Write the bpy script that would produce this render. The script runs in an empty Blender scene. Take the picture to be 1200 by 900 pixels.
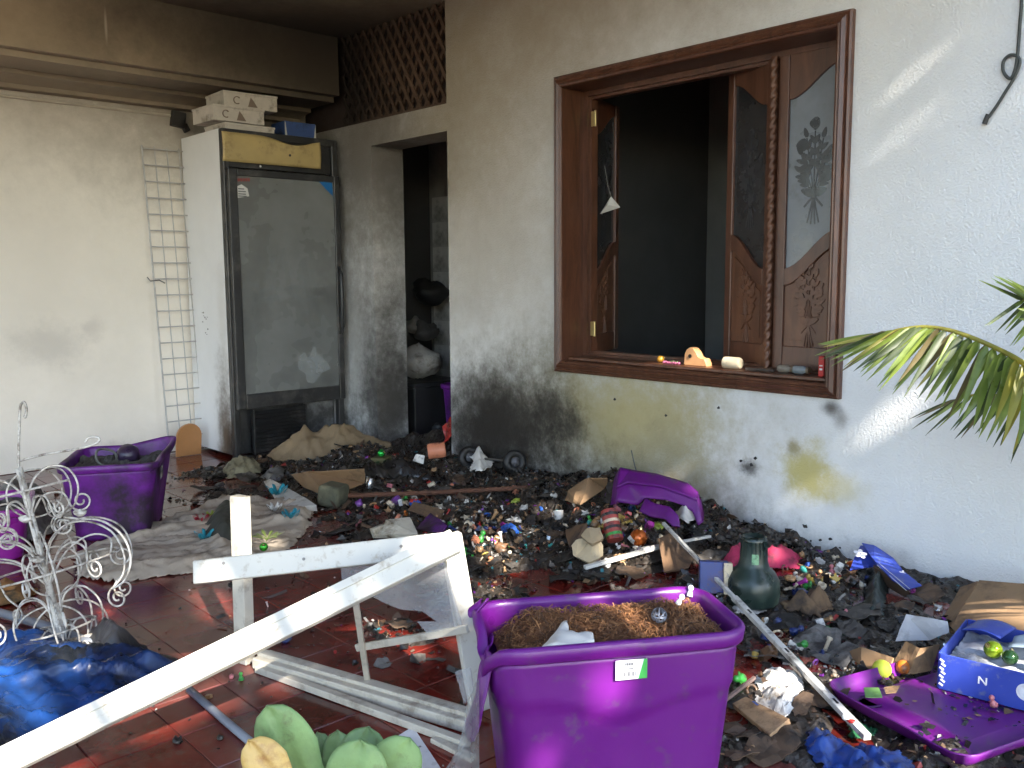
import bpy, bmesh, math, random
import numpy as np
from mathutils import Vector, Matrix, noise as mn
random.seed(7)
rng = np.random.default_rng(7)
SC = bpy.context.scene
COL = SC.collection

# ---------------------------------------------------------------- camera
EYE = 1.156
FPX, YAW, PITCH, ROLL = 1057.86, math.radians(42.84), math.radians(6.8), math.radians(-0.387)
fwd = Vector((math.sin(YAW)*math.cos(PITCH), math.cos(YAW)*math.cos(PITCH), -math.sin(PITCH)))
rgt0 = Vector((math.cos(YAW), -math.sin(YAW), 0)); up0 = rgt0.cross(fwd)
rgt = math.cos(ROLL)*rgt0 + math.sin(ROLL)*up0
upv = -math.sin(ROLL)*rgt0 + math.cos(ROLL)*up0
cam = bpy.data.cameras.new('camera'); cob = bpy.data.objects.new('camera', cam); COL.objects.link(cob)
cam.sensor_width = 36.0; cam.lens = FPX/1200*36.0; cam.clip_start = 0.02; cam.clip_end = 2000
cob.matrix_world = Matrix(((rgt.x, upv.x, -fwd.x, 0), (rgt.y, upv.y, -fwd.y, 0), (rgt.z, upv.z, -fwd.z, EYE), (0, 0, 0, 1)))
SC.camera = cob
SC.render.resolution_x, SC.render.resolution_y = 1024, 768

# ---------------------------------------------------------------- sky, sun, exposure
SUN_EL = math.radians(35.5)
SUN_TRAVEL = Vector((0.25, 0.97, 0)).normalized()*math.cos(SUN_EL) + Vector((0, 0, -math.sin(SUN_EL)))
W = bpy.data.worlds.new('World'); SC.world = W; W.use_nodes = True
nt = W.node_tree; nt.nodes.clear()
sky = nt.nodes.new('ShaderNodeTexSky'); sky.sky_type = 'NISHITA'; sky.sun_disc = False
sky.sun_elevation = SUN_EL; sky.sun_rotation = math.atan2(-SUN_TRAVEL.x, -SUN_TRAVEL.y)
sky.air_density = 1.0; sky.dust_density = 0.6
bg = nt.nodes.new('ShaderNodeBackground'); bg.inputs['Strength'].default_value = 0.15
wo = nt.nodes.new('ShaderNodeOutputWorld')
nt.links.new(sky.outputs[0], bg.inputs[0]); nt.links.new(bg.outputs[0], wo.inputs[0])
sl = bpy.data.lights.new('sun', 'SUN'); sl.energy = 4.5; sl.angle = math.radians(0.5); sl.color = (1.0, 0.93, 0.82)
so = bpy.data.objects.new('sun', sl); COL.objects.link(so)
so.rotation_euler = SUN_TRAVEL.to_track_quat('-Z', 'Y').to_euler(); so.location = (-3, -8, 8)
VS = SC.view_settings
SC.display_settings.display_device = 'sRGB'
VS.view_transform = 'Standard'; VS.look = 'None'; VS.gamma = 1.0; VS.use_curve_mapping = False
VS.exposure = 2.27
SC.cycles.max_bounces = 5; SC.cycles.diffuse_bounces = 4; SC.cycles.glossy_bounces = 2
SC.cycles.use_adaptive_sampling = True; SC.cycles.adaptive_threshold = 0.03
SC.cycles.transparent_max_bounces = 8; SC.cycles.sample_clamp_indirect = 6.0
SC.cycles.caustics_reflective = False; SC.cycles.caustics_refractive = False
SC.cycles.use_denoising = True

# ---------------------------------------------------------------- places in the patio, worked out from the view
WX = 3.4       # x of the wall with the window
WY = 5.95      # y of the far wall
CZ = 2.74      # ceiling
def ray(px, py):
    return (fwd + rgt*((px-600)/FPX) - upv*((py-450)/FPX))
def onz(px, py, z=0.0):
    d = ray(px, py); t = (z-EYE)/d.z; return Vector((d.x*t, d.y*t, z))
def onx(px, py, x=WX):
    d = ray(px, py); t = x/d.x; return Vector((x, d.y*t, EYE+d.z*t))
def ony(px, py, y=WY):
    d = ray(px, py); t = y/d.y; return Vector((d.x*t, y, EYE+d.z*t))
def onplane(px, py, p, n):
    d = ray(px, py); o = Vector((0, 0, EYE)); t = (Vector(p)-o).dot(Vector(n))/d.dot(Vector(n)); return o+d*t
def atd(px, py, depth):
    return Vector((0, 0, EYE)) + ray(px, py)*depth

# ---------------------------------------------------------------- materials
MATS = {}
def nd(t, kind, **kw):
    n = t.nodes.new(kind)
    for k, v in kw.items(): setattr(n, k, v)
    return n
def M(name, col, rough=0.6, metal=0.0, var=0.2, vscale=9.0, bump=0.0, bscale=60.0, spec=0.5, dirt=None, coat=0.0,
      trans=0.0, alpha=1.0, rvar=0.15, sub=0.0, coords='Object'):
    if name in MATS: return MATS[name]
    m = bpy.data.materials.new(name); m.use_nodes = True; t = m.node_tree
    b = t.nodes['Principled BSDF']; L = t.links.new
    tc = nd(t, 'ShaderNodeTexCoord'); vec = tc.outputs[coords]
    n1 = nd(t, 'ShaderNodeTexNoise'); n1.inputs['Scale'].default_value = vscale; n1.inputs['Detail'].default_value = 4; n1.inputs['Roughness'].default_value = 0.65
    L(vec, n1.inputs['Vector'])
    mr = nd(t, 'ShaderNodeMapRange'); mr.inputs['From Min'].default_value = 0.3; mr.inputs['From Max'].default_value = 0.7
    mr.inputs['To Min'].default_value = 1-var; mr.inputs['To Max'].default_value = 1+var*0.6
    L(n1.outputs['Fac'], mr.inputs['Value'])
    hs = nd(t, 'ShaderNodeHueSaturation'); hs.inputs['Color'].default_value = (*col, 1); L(mr.outputs[0], hs.inputs['Value'])
    out = hs.outputs[0]
    if dirt:
        dc, amt, ds = dirt
        n2 = nd(t, 'ShaderNodeTexNoise'); n2.inputs['Scale'].default_value = ds; n2.inputs['Detail'].default_value = 5; n2.inputs['Roughness'].default_value = 0.7
        L(vec, n2.inputs['Vector'])
        r2 = nd(t, 'ShaderNodeMapRange'); r2.inputs['From Min'].default_value = 0.62-amt*0.35; r2.inputs['From Max'].default_value = 0.78-amt*0.3
        L(n2.outputs['Fac'], r2.inputs['Value'])
        mx = nd(t, 'ShaderNodeMix', data_type='RGBA'); L(r2.outputs[0], mx.inputs[0]); L(out, mx.inputs[6]); mx.inputs[7].default_value = (*dc, 1)
        out = mx.outputs[2]
    L(out, b.inputs['Base Color'])
    rr = nd(t, 'ShaderNodeMapRange'); rr.inputs['From Min'].default_value = 0.3; rr.inputs['From Max'].default_value = 0.7
    rr.inputs['To Min'].default_value = max(0.03, rough-rvar); rr.inputs['To Max'].default_value = min(1, rough+rvar)
    L(n1.outputs['Fac'], rr.inputs['Value']); L(rr.outputs[0], b.inputs['Roughness'])
    b.inputs['Metallic'].default_value = metal; b.inputs['Specular IOR Level'].default_value = spec
    if coat: b.inputs['Coat Weight'].default_value = coat
    if trans: b.inputs['Transmission Weight'].default_value = trans
    if alpha < 1: b.inputs['Alpha'].default_value = alpha
    if sub:
        b.inputs['Subsurface Weight'].default_value = sub; b.inputs['Subsurface Scale'].default_value = 0.02
    if bump:
        n3 = nd(t, 'ShaderNodeTexNoise'); n3.inputs['Scale'].default_value = bscale; n3.inputs['Detail'].default_value = 3
        L(vec, n3.inputs['Vector'])
        bp = nd(t, 'ShaderNodeBump'); bp.inputs['Strength'].default_value = min(1, bump); bp.inputs['Distance'].default_value = 0.01
        L(n3.outputs['Fac'], bp.inputs['Height']); L(bp.outputs[0], b.inputs['Normal'])
    MATS[name] = m
    return m

def stained(name, base, blobs, bump=0.5, bscale=55, rough=0.9, speck=0.0, var=0.06):
    """painted plaster with soot and scorch marks: blobs = (centre, radii, colour, strength, ragged)"""
    m = bpy.data.materials.new(name); m.use_nodes = True; t = m.node_tree; L = t.links.new
    b = t.nodes['Principled BSDF']; tc = nd(t, 'ShaderNodeTexCoord'); vec = tc.outputs['Object']
    def noise(s, d=6, r=0.6):
        n = nd(t, 'ShaderNodeTexNoise'); n.inputs['Scale'].default_value = s; n.inputs['Detail'].default_value = d; n.inputs['Roughness'].default_value = r
        L(vec, n.inputs['Vector']); return n.outputs['Fac']
    nA = noise(2.2, 5, 0.62); nB = noise(13, 7, 0.78); pass
    av = nd(t, 'ShaderNodeMath', operation='ADD'); L(nA, av.inputs[0]); L(nB, av.inputs[1])
    cen = nd(t, 'ShaderNodeMath', operation='SUBTRACT'); L(av.outputs[0], cen.inputs[0]); cen.inputs[1].default_value = 1.0
    mr = nd(t, 'ShaderNodeMapRange'); mr.inputs['From Min'].default_value = 0.3; mr.inputs['From Max'].default_value = 0.7
    mr.inputs['To Min'].default_value = 1-var; mr.inputs['To Max'].default_value = 1+var
    L(nA, mr.inputs['Value'])
    hs = nd(t, 'ShaderNodeHueSaturation'); hs.inputs['Color'].default_value = (*base, 1); L(mr.outputs[0], hs.inputs['Value'])
    out = hs.outputs[0]
    for (c, r, colr, s, rag) in blobs:
        a = nd(t, 'ShaderNodeVectorMath', operation='SUBTRACT'); L(vec, a.inputs[0]); a.inputs[1].default_value = c
        d = nd(t, 'ShaderNodeVectorMath', operation='DIVIDE'); L(a.outputs[0], d.inputs[0]); d.inputs[1].default_value = r
        ln = nd(t, 'ShaderNodeVectorMath', operation='LENGTH'); L(d.outputs[0], ln.inputs[0])
        ma = nd(t, 'ShaderNodeMath', operation='MULTIPLY_ADD'); L(cen.outputs[0], ma.inputs[0]); ma.inputs[1].default_value = rag; L(ln.outputs['Value'], ma.inputs[2])
        f = nd(t, 'ShaderNodeMapRange', interpolation_type='SMOOTHERSTEP'); f.inputs['From Min'].default_value = 0.0; f.inputs['From Max'].default_value = 1.0
        f.inputs['To Min'].default_value = s; f.inputs['To Max'].default_value = 0.0
        L(ma.outputs[0], f.inputs['Value'])
        mx = nd(t, 'ShaderNodeMix', data_type='RGBA'); L(f.outputs[0], mx.inputs[0]); L(out, mx.inputs[6]); mx.inputs[7].default_value = (*colr, 1)
        out = mx.outputs[2]
    if speck:
        v = noise(38, 4, 0.75)
        g = nd(t, 'ShaderNodeMapRange'); g.inputs['From Min'].default_value = 0.70; g.inputs['From Max'].default_value = 0.76; g.inputs['To Max'].default_value = speck
        L(v, g.inputs['Value'])
        mx = nd(t, 'ShaderNodeMix', data_type='RGBA'); L(g.outputs[0], mx.inputs[0]); L(out, mx.inputs[6]); mx.inputs[7].default_value = (0.06, 0.05, 0.04, 1)
        out = mx.outputs[2]
    L(out, b.inputs['Base Color']); b.inputs['Roughness'].default_value = rough; b.inputs['Specular IOR Level'].default_value = 0.25
    bp = nd(t, 'ShaderNodeBump'); bp.inputs['Strength'].default_value = bump; bp.inputs['Distance'].default_value = 0.012
    L(noise(bscale, 3, 0.6), bp.inputs['Height']); L(bp.outputs[0], b.inputs['Normal'])
    MATS[name] = m
    return m

def wood(name, col, dark, rough=0.4, scale=(2, 2, 30), coat=0.15):
    m = bpy.data.materials.new(name); m.use_nodes = True; t = m.node_tree; L = t.links.new
    b = t.nodes['Principled BSDF']; tc = nd(t, 'ShaderNodeTexCoord')
    mp = nd(t, 'ShaderNodeMapping'); mp.inputs['Scale'].default_value = scale; L(tc.outputs['Object'], mp.inputs['Vector'])
    n = nd(t, 'ShaderNodeTexNoise'); n.inputs['Scale'].default_value = 3; n.inputs['Detail'].default_value = 9; n.inputs['Roughness'].default_value = 0.7; n.inputs['Distortion'].default_value = 0.6
    L(mp.outputs[0], n.inputs['Vector'])
    cr = nd(t, 'ShaderNodeValToRGB'); cr.color_ramp.elements[0].position = 0.32; cr.color_ramp.elements[0].color = (*dark, 1)
    cr.color_ramp.elements[1].position = 0.66; cr.color_ramp.elements[1].color = (*col, 1)
    L(n.outputs['Fac'], cr.inputs[0]); L(cr.outputs[0], b.inputs['Base Color'])
    b.inputs['Roughness'].default_value = rough; b.inputs['Coat Weight'].default_value = coat; b.inputs['Coat Roughness'].default_value = 0.3
    bp = nd(t, 'ShaderNodeBump'); bp.inputs['Strength'].default_value = 0.25; bp.inputs['Distance'].default_value = 0.004
    L(n.outputs['Fac'], bp.inputs['Height']); L(bp.outputs[0], b.inputs['Normal'])
    MATS[name] = m
    return m

# ---------------------------------------------------------------- mesh helpers
class MB:
    def __init__(s): s.v = []; s.f = []; s.m = []; s.slot = 0
    def add(s, vs, fs, slot=None):
        o = len(s.v); s.v += [tuple(p) for p in vs]; s.f += [tuple(i+o for i in f) for f in fs]
        s.m += [s.slot if slot is None else slot]*len(fs); return s
    def box(s, c, d, rot=None, slot=None):
        x, y, z = d[0]/2, d[1]/2, d[2]/2; c = Vector(c)
        vs = [Vector((a*x, b*y, e*z)) for e in (-1, 1) for b in (-1, 1) for a in (-1, 1)]
        if rot is not None: vs = [rot @ p for p in vs]
        return s.add([p+c for p in vs], [(0, 2, 3, 1), (4, 5, 7, 6), (0, 1, 5, 4), (2, 6, 7, 3), (0, 4, 6, 2), (1, 3, 7, 5)], slot)
    def span(s, lo, hi, slot=None):
        return s.box([(a+b)/2 for a, b in zip(lo, hi)], [b-a for a, b in zip(lo, hi)], None, slot)
    def bar(s, a, b, w, h, up=(0, 0, 1), slot=None):
        a, b = Vector(a), Vector(b); z = (b-a); l = z.length; z.normalize()
        x = Vector(up).cross(z)
        if x.length < 1e-4: x = Vector((1, 0, 0))
        x.normalize(); y = z.cross(x)
        return s.box((a+b)/2, (w, h, l), Matrix((x, y, z)).transposed(), slot)
    def tube(s, pts, r, n=6, slot=None, cap=True):
        pts = [Vector(p) for p in pts]; k = len(pts); rs = r if isinstance(r, (list, tuple)) else [r]*k
        prev = None; vs = []
        for i, p in enumerate(pts):
            t = pts[min(i+1, k-1)]-pts[max(i-1, 0)]
            if t.length < 1e-9: t = Vector((0, 0, 1))
            t.normalize()
            if prev is None:
                prev = t.orthogonal().normalized()
            x = prev - t*prev.dot(t)
            if x.length < 1e-6: x = t.orthogonal()
            x.normalize(); prev = x; y = t.cross(x)
            for j in range(n):
                a = 2*math.pi*j/n; vs.append(p + (x*math.cos(a)+y*math.sin(a))*rs[i])
        fs = [(i*n+j, i*n+(j+1) % n, (i+1)*n+(j+1) % n, (i+1)*n+j) for i in range(k-1) for j in range(n)]
        if cap: fs += [tuple(range(n))[::-1], tuple(range((k-1)*n, k*n))]
        return s.add(vs, fs, slot)
    def lathe(s, prof, n=24, mat=None, slot=None):
        mat = mat or Matrix()
        vs = [mat @ Vector((r*math.cos(2*math.pi*j/n), r*math.sin(2*math.pi*j/n), z)) for r, z in prof for j in range(n)]
        k = len(prof); fs = [(i*n+j, i*n+(j+1) % n, (i+1)*n+(j+1) % n, (i+1)*n+j) for i in range(k-1) for j in range(n)]
        if prof[0][0] > 1e-5: fs.append(tuple(range(n))[::-1])
        if prof[-1][0] > 1e-5: fs.append(tuple(range((k-1)*n, k*n)))
        return s.add(vs, fs, slot)
    def prism(s, poly, origin, u, v, t, slot=None):
        """polygon in the (u, v) plane, pushed along u x v by t"""
        o, u, v = Vector(origin), Vector(u), Vector(v); n = u.cross(v).normalized()*t
        k = len(poly); a = [o+u*p[0]+v*p[1] for p in poly]; b = [p+n for p in a]
        return s.add(a+b, [tuple(range(k))[::-1], tuple(range(k, 2*k))]+[(i, (i+1) % k, k+(i+1) % k, k+i) for i in range(k)], slot)
    def grid(s, fn, nu, nv, slot=None, closed=False):
        vs = [fn(i/(nu), j/(nv)) for j in range(nv+1) for i in range(nu+(0 if closed else 1))]
        w = nu+(0 if closed else 1)
        fs = [(j*w+i, j*w+(i+1) % w, (j+1)*w+(i+1) % w, (j+1)*w+i) for j in range(nv) for i in range(nu)]
        return s.add(vs, fs, slot)
    def build(s, name, mat, parent=None, smooth=False, bevel=0, solid=0, loc=None, seg=2, sub=0):
        me = bpy.data.meshes.new(name); me.from_pydata(s.v, [], s.f); me.update()
        mats = mat if isinstance(mat, (list, tuple)) else [mat]
        for m in mats: me.materials.append(m)
        if len(mats) > 1: me.polygons.foreach_set('material_index', s.m)
        if smooth: me.polygons.foreach_set('use_smooth', [True]*len(me.polygons))
        o = bpy.data.objects.new(name, me); COL.objects.link(o)
        if solid:
            q = o.modifiers.new('solid', 'SOLIDIFY'); q.thickness = solid; q.offset = -1
        if bevel:
            q = o.modifiers.new('bevel', 'BEVEL'); q.width = bevel; q.segments = seg; q.limit_method = 'ANGLE'; q.angle_limit = 0.7
        if sub:
            q = o.modifiers.new('sub', 'SUBSURF'); q.levels = sub; q.render_levels = sub
        if parent is not None: o.parent = parent
        if loc is not None: o.location = loc
        return o

def tag(o, label, cat, group=None, kind=None):
    o['label'] = label; o['category'] = cat
    if group: o['group'] = group
    if kind: o['kind'] = kind
    return o
def structure(o):
    o['kind'] = 'structure'; return o
def stuff(o, label=None, cat=None):
    o['kind'] = 'stuff'
    if label: o['label'] = label
    if cat: o['category'] = cat
    return o
def thing(name, label, cat, loc=(0, 0, 0), group=None, rz=0):
    o = bpy.data.objects.new(name, None); o.empty_display_size = 0.05; COL.objects.link(o); o.location = loc; o.rotation_euler = (0, 0, rz)
    return tag(o, label, cat, group)
def fbm(x, y, z=0, o=4, s=1.0):
    return mn.fractal(Vector((x*s, y*s, z*s)), 0.9, 2.1, o)
def inpoly(x, y, poly):
    c = False; n = len(poly); j = n-1
    for i in range(n):
        xi, yi = poly[i][0], poly[i][1]; xj, yj = poly[j][0], poly[j][1]
        if (yi > y) != (yj > y) and x < (xj-xi)*(y-yi)/(yj-yi)+xi: c = not c
        j = i
    return c
def edge_dist(x, y, poly):
    best = 9e9; n = len(poly)
    for i in range(n):
        ax, ay = poly[i][0], poly[i][1]; bx, by = poly[(i+1) % n][0], poly[(i+1) % n][1]
        dx, dy = bx-ax, by-ay; l = dx*dx+dy*dy or 1e-9
        t = max(0, min(1, ((x-ax)*dx+(y-ay)*dy)/l)); e = math.hypot(ax+t*dx-x, ay+t*dy-y); best = min(best, e)
    return best
# ================================================================ the setting
WHITE = (0.76, 0.76, 0.755)
def B3(px, py): 
    p = onx(px, py); return (p.x, p.y, p.z)
SOOT = (0.025, 0.021, 0.018); SMOKE = (0.30, 0.235, 0.16); SCORCH = (0.40, 0.32, 0.11)
wall_blobs = [
    (B3(450, -60), (2.5, 4.1, 3.1), (0.19, 0.148, 0.10), 0.9, 0.25),
    (B3(700, -80), (1.5, 2.0, 1.2), (0.30, 0.24, 0.17), 0.6, 0.25),
    (B3(560, 260), (1.5, 1.7, 1.6), (0.42, 0.355, 0.265), 0.6, 0.4),
    (B3(700, 500), (1.5, 1.5, 0.75), (0.28, 0.25, 0.16), 0.9, 0.5),
    (B3(750, 490), (1.5, 0.80, 0.42), (0.46, 0.385, 0.17), 0.65, 1.0),
    (B3(590, 500), (1.5, 1.0, 0.66), (0.06, 0.052, 0.042), 0.92, 0.7),
    (B3(575, 500), (1.5, 0.70, 0.46), SOOT, 0.9, 0.6),
    (B3(645, 480), (1.5, 0.26, 0.22), SOOT, 0.8, 0.9),
    (B3(668, 500), (1.5, 0.20, 0.16), SOOT, 0.8, 0.9),
    ((WX, 3.5, 0.0), (1.5, 1.25, 0.45), SOOT, 0.9, 0.8),
    ((WX, 2.2, 0.0), (1.5, 1.0, 0.22), (0.09, 0.085, 0.08), 0.5, 1.0),
    (B3(790, 560), (1.5, 0.55, 0.36), (0.26, 0.235, 0.18), 0.45, 1.0),
    (B3(876, 548), (1.5, 0.09, 0.06), SOOT, 0.85, 1.0),
    (B3(945, 555), (1.5, 0.19, 0.19), (0.52, 0.44, 0.15), 0.9, 1.2),
    (B3(975, 572), (1.5, 0.24, 0.12), (0.56, 0.48, 0.2), 0.6, 0.9),
    (B3(930, 525), (1.5, 0.06, 0.06), (0.30, 0.25, 0.13), 0.8, 0.8),
    (B3(974, 478), (1.5, 0.075, 0.055), (0.10, 0.085, 0.07), 0.9, 0.5),
    (B3(985, 490), (1.5, 0.06, 0.07), (0.2, 0.18, 0.16), 0.7, 0.7),
    (B3(425, 180), (1.5, 1.2, 1.0), (0.13, 0.115, 0.10), 0.85, 0.5),
    (B3(430, 420), (1.5, 0.75, 1.5), (0.22, 0.205, 0.185), 0.7, 0.8),
    ((WX+0.12, 4.99, 0.3), (0.5, 0.3, 1.0), SOOT, 0.85, 0.9),
    (B3(532, 140), (1.5, 0.6, 0.9), (0.30, 0.25, 0.18), 0.4, 0.6),
    ((WX, 5.6, 0.0), (1.5, 0.7, 0.6), SOOT, 0.85, 0.8),
]
m_wallB = stained('stucco_white', WHITE, wall_blobs, bump=0.55, bscale=110, speck=0.30)
far_blobs = [
    ((3.6, WY, 2.7), (3.1, 1.5, 1.8), (0.05, 0.042, 0.036), 0.97, 0.5),
    ((2.2, WY, 2.75), (6.0, 1.5, 1.30), (0.24, 0.195, 0.15), 0.92, 0.2),
    ((1.2, WY, 1.3), (3.5, 1.5, 1.5), (0.68, 0.635, 0.55), 0.5, 0.4),
    (tuple(ony(60, 405)), (0.35, 1.5, 0.22), (0.5, 0.47, 0.43), 0.5, 1.0),
    (tuple(ony(110, 385)), (0.12, 1.5, 0.12), (0.5, 0.46, 0.42), 0.4, 1.0),
    ((3.3, WY, 0.6), (0.9, 1.5, 1.4), (0.06, 0.055, 0.05), 0.8, 0.8),
    (tuple(ony(135, 530)), (0.25, 1.5, 0.12), (0.42, 0.4, 0.37), 0.5, 1.2),
]
m_wallA = stained('plaster_far', (0.80, 0.75, 0.675), far_blobs, bump=0.12, bscale=30)
ceil_blobs = [
    ((3.3, 5.3, CZ), (2.4, 2.2, 1.0), (0.085, 0.068, 0.052), 0.9, 0.25),
    ((1.2, 5.9, CZ-0.2), (2.6, 0.8, 1.0), (0.13, 0.105, 0.08), 0.8, 0.3),
    ((0.2, 5.6, CZ-0.45), (3.0, 0.9, 0.16), (0.33, 0.275, 0.21), 0.85, 0.5),
    (tuple(ony(124, 30, 5.35)), (0.012, 1.5, 0.13), (0.52, 0.46, 0.37), 0.9, 0.5),
    ((3.5, 5.4, 2.55), (2.3, 1.2, 0.9), (0.045, 0.037, 0.03), 0.95, 0.2),
]
m_ceil = stained('ceiling_sooty', (0.37, 0.295, 0.21), ceil_blobs, bump=0.12, bscale=14, var=0.12)
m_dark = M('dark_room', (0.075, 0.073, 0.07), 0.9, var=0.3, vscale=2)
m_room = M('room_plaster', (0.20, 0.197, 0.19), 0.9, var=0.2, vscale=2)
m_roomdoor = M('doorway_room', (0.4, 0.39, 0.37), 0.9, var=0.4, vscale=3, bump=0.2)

# ground outside, reaching the horizon
g = MB(); g.add([(-400, -400, -0.16), (400, -400, -0.16), (400, 400, -0.16), (-400, 400, -0.16)], [(0, 1, 2, 3)])
structure(g.build('ground', M('dry_ground', (0.17, 0.17, 0.13), 0.95, var=0.3, vscale=0.6, bump=0.4, bscale=12)))

# floor slab and its red tiles
def tile_material():
    m = bpy.data.materials.new('red_tile'); m.use_nodes = True; t = m.node_tree; L = t.links.new; b = t.nodes['Principled BSDF']
    ge = nd(t, 'ShaderNodeNewGeometry'); oi = nd(t, 'ShaderNodeObjectInfo')
    n = nd(t, 'ShaderNodeTexNoise'); n.inputs['Scale'].default_value = 2.6; n.inputs['Detail'].default_value = 9; n.inputs['Roughness'].default_value = 0.68; L(ge.outputs['Position'], n.inputs['Vector'])
    n2 = nd(t, 'ShaderNodeTexNoise'); n2.inputs['Scale'].default_value = 24; n2.inputs['Detail'].default_value = 7; n2.inputs['Roughness'].default_value = 0.75; L(ge.outputs['Position'], n2.inputs['Vector'])
    cr = nd(t, 'ShaderNodeValToRGB'); e = cr.color_ramp.elements
    e[0].position = 0.34; e[0].color = (0.055, 0.006, 0.005, 1); e[1].position = 0.68; e[1].color = (0.19, 0.020, 0.013, 1)
    L(n.outputs['Fac'], cr.inputs[0])
    hs = nd(t, 'ShaderNodeHueSaturation'); L(cr.outputs[0], hs.inputs['Color'])
    mr = nd(t, 'ShaderNodeMapRange'); mr.inputs['To Min'].default_value = 0.75; mr.inputs['To Max'].default_value = 1.2; L(oi.outputs['Random'], mr.inputs['Value']); L(mr.outputs[0], hs.inputs['Value'])
    # ash film and grit
    d = nd(t, 'ShaderNodeMapRange'); d.inputs['From Min'].default_value = 0.52; d.inputs['From Max'].default_value = 0.72; d.inputs['To Max'].default_value = 0.75; L(n2.outputs['Fac'], d.inputs['Value'])
    mx = nd(t, 'ShaderNodeMix', data_type='RGBA'); L(d.outputs[0], mx.inputs[0]); L(hs.outputs[0], mx.inputs[6]); mx.inputs[7].default_value = (0.085, 0.06, 0.05, 1)
    n3 = nd(t, 'ShaderNodeTexNoise'); n3.inputs['Scale'].default_value = 1.3; n3.inputs['Detail'].default_value = 5; L(ge.outputs['Position'], n3.inputs['Vector'])
    d3 = nd(t, 'ShaderNodeMapRange'); d3.inputs['From Min'].default_value = 0.5; d3.inputs['From Max'].default_value = 0.62; d3.inputs['To Max'].default_value = 0.45; L(n3.outputs['Fac'], d3.inputs['Value'])
    mx2 = nd(t, 'ShaderNodeMix', data_type='RGBA'); L(d3.outputs[0], mx2.inputs[0]); L(mx.outputs[2], mx2.inputs[6]); mx2.inputs[7].default_value = (0.15, 0.075, 0.065, 1)
    L(mx2.outputs[2], b.inputs['Base Color'])
    r = nd(t, 'ShaderNodeMapRange'); r.inputs['From Min'].default_value = 0.42; r.inputs['From Max'].default_value = 0.62; r.inputs['To Min'].default_value = 0.05; r.inputs['To Max'].default_value = 0.25
    L(n3.outputs['Fac'], r.inputs['Value']); L(r.outputs[0], b.inputs['Roughness'])
    bp = nd(t, 'ShaderNodeBump'); bp.inputs['Strength'].default_value = 0.12; bp.inputs['Distance'].default_value = 0.004; L(n2.outputs['Fac'], bp.inputs['Height']); L(bp.outputs[0], b.inputs['Normal'])
    return m
m_tile = tile_material()
fl = MB(); fl.span((-3.0, -1.2, -0.16), (7.2, 6.2, -0.005))
floor = structure(fl.build('floor', M('grout', (0.17, 0.07, 0.055), 0.85, var=0.35, vscale=14)))
PT = 0.208; TW = 0.2052
def tile_geo(b, cx, cy):
    h, q = TW/2, TW/2-0.0015
    vs = [(cx+a*h, cy+c*h, -0.006) for a, c in ((-1, -1), (1, -1), (1, 1), (-1, 1))] + [(cx+a*h, cy+c*h, -0.002) for a, c in ((-1, -1), (1, -1), (1, 1), (-1, 1))] + [(cx+a*q, cy+c*q, 0.0) for a, c in ((-1, -1), (1, -1), (1, 1), (-1, 1))]
    fs = [(8, 9, 10, 11)] + [(k, (k+1) % 4, 4+(k+1) % 4, 4+k) for k in range(4)] + [(4+k, 4+(k+1) % 4, 8+(k+1) % 4, 8+k) for k in range(4)]
    b.add(vs, fs)
tm = MB(); tile_geo(tm, 0, 0); first_tile = None
rest = MB(); cells = []
ny0 = int(-1.1/PT)
for i in range(-14, 17):
    for j in range(ny0, 29):
        cx, cy = 1.274+PT*(i-6)+PT/2, 3.005+PT*(j-14)+PT/2
        if cx+TW/2 > WX or cy+TW/2 > WY or cx < -2.9: continue
        v = Vector((cx, cy, -EYE)); dz = v.dot(fwd)
        sx, sy = 600+FPX*v.dot(rgt)/max(dz, .01), 450-FPX*v.dot(upv)/max(dz, .01)
        seen = dz > 0.5 and -90 < sx < 1290 and sy < 985
        cells.append((dz if seen else 99, cx, cy))
cells.sort()
for k, (dz, cx, cy) in enumerate(cells):
    if dz < 90 and k < 300:
        if first_tile is None:
            o = tm.build('tile', m_tile, floor); first_tile = o
        else:
            o = first_tile.copy(); COL.objects.link(o)
        o.location = (cx, cy, random.uniform(-0.0006, 0.0006)); o.rotation_euler = (random.uniform(-.003, .003), random.uniform(-.003, .003), random.uniform(-.002, .002))
    else: tile_geo(rest, cx, cy)
rt = rest.build('tile_field', m_tile, floor); rt['kind'] = 'stuff'

# walls
WIN = (1.775, 3.265, 0.71, 2.106); T = 0.25
w = MB(); X0, X1 = WX, WX+T
for (y0, y1, z0, z1) in ((-1.2, WIN[0], 0, CZ), (WIN[0], WIN[1], 0, WIN[2]), (WIN[0], WIN[1], WIN[3], CZ), (WIN[1], 4.21, 0, CZ), (4.21, 4.99, 2.0, 2.156), (4.99, WY, 0, 2.156)):
    w.span((X0, y0, z0), (X1, y1, z1))
wallB = structure(w.build('wall_right', m_wallB))
w = MB(); w.span((-3.0, WY, 0), (WX+T, WY+0.25, CZ)); wallA = structure(w.build('wall_left', m_wallA))
w = MB(); w.span((-3.0, 0.9, CZ), (7.2, 6.2, CZ+0.16)); ceil = structure(w.build('ceiling', m_ceil))
# beam and moulding below the ceiling, along the far wall
w = MB(); prof = [(5.35, CZ), (5.35, 2.365), (5.42, 2.365), (5.42, 2.33), (5.72, 2.33), (5.72, 2.305), (5.80, 2.295), (5.86, 2.275), (5.86, 2.25), (WY, 2.25), (WY, CZ)]
w.prism([(p[0], p[1]) for p in prof], (-3.0, 0, 0), (0, 1, 0), (0, 0, 1), WX+3.0); beam = structure(w.build('beam', m_ceil))
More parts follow.
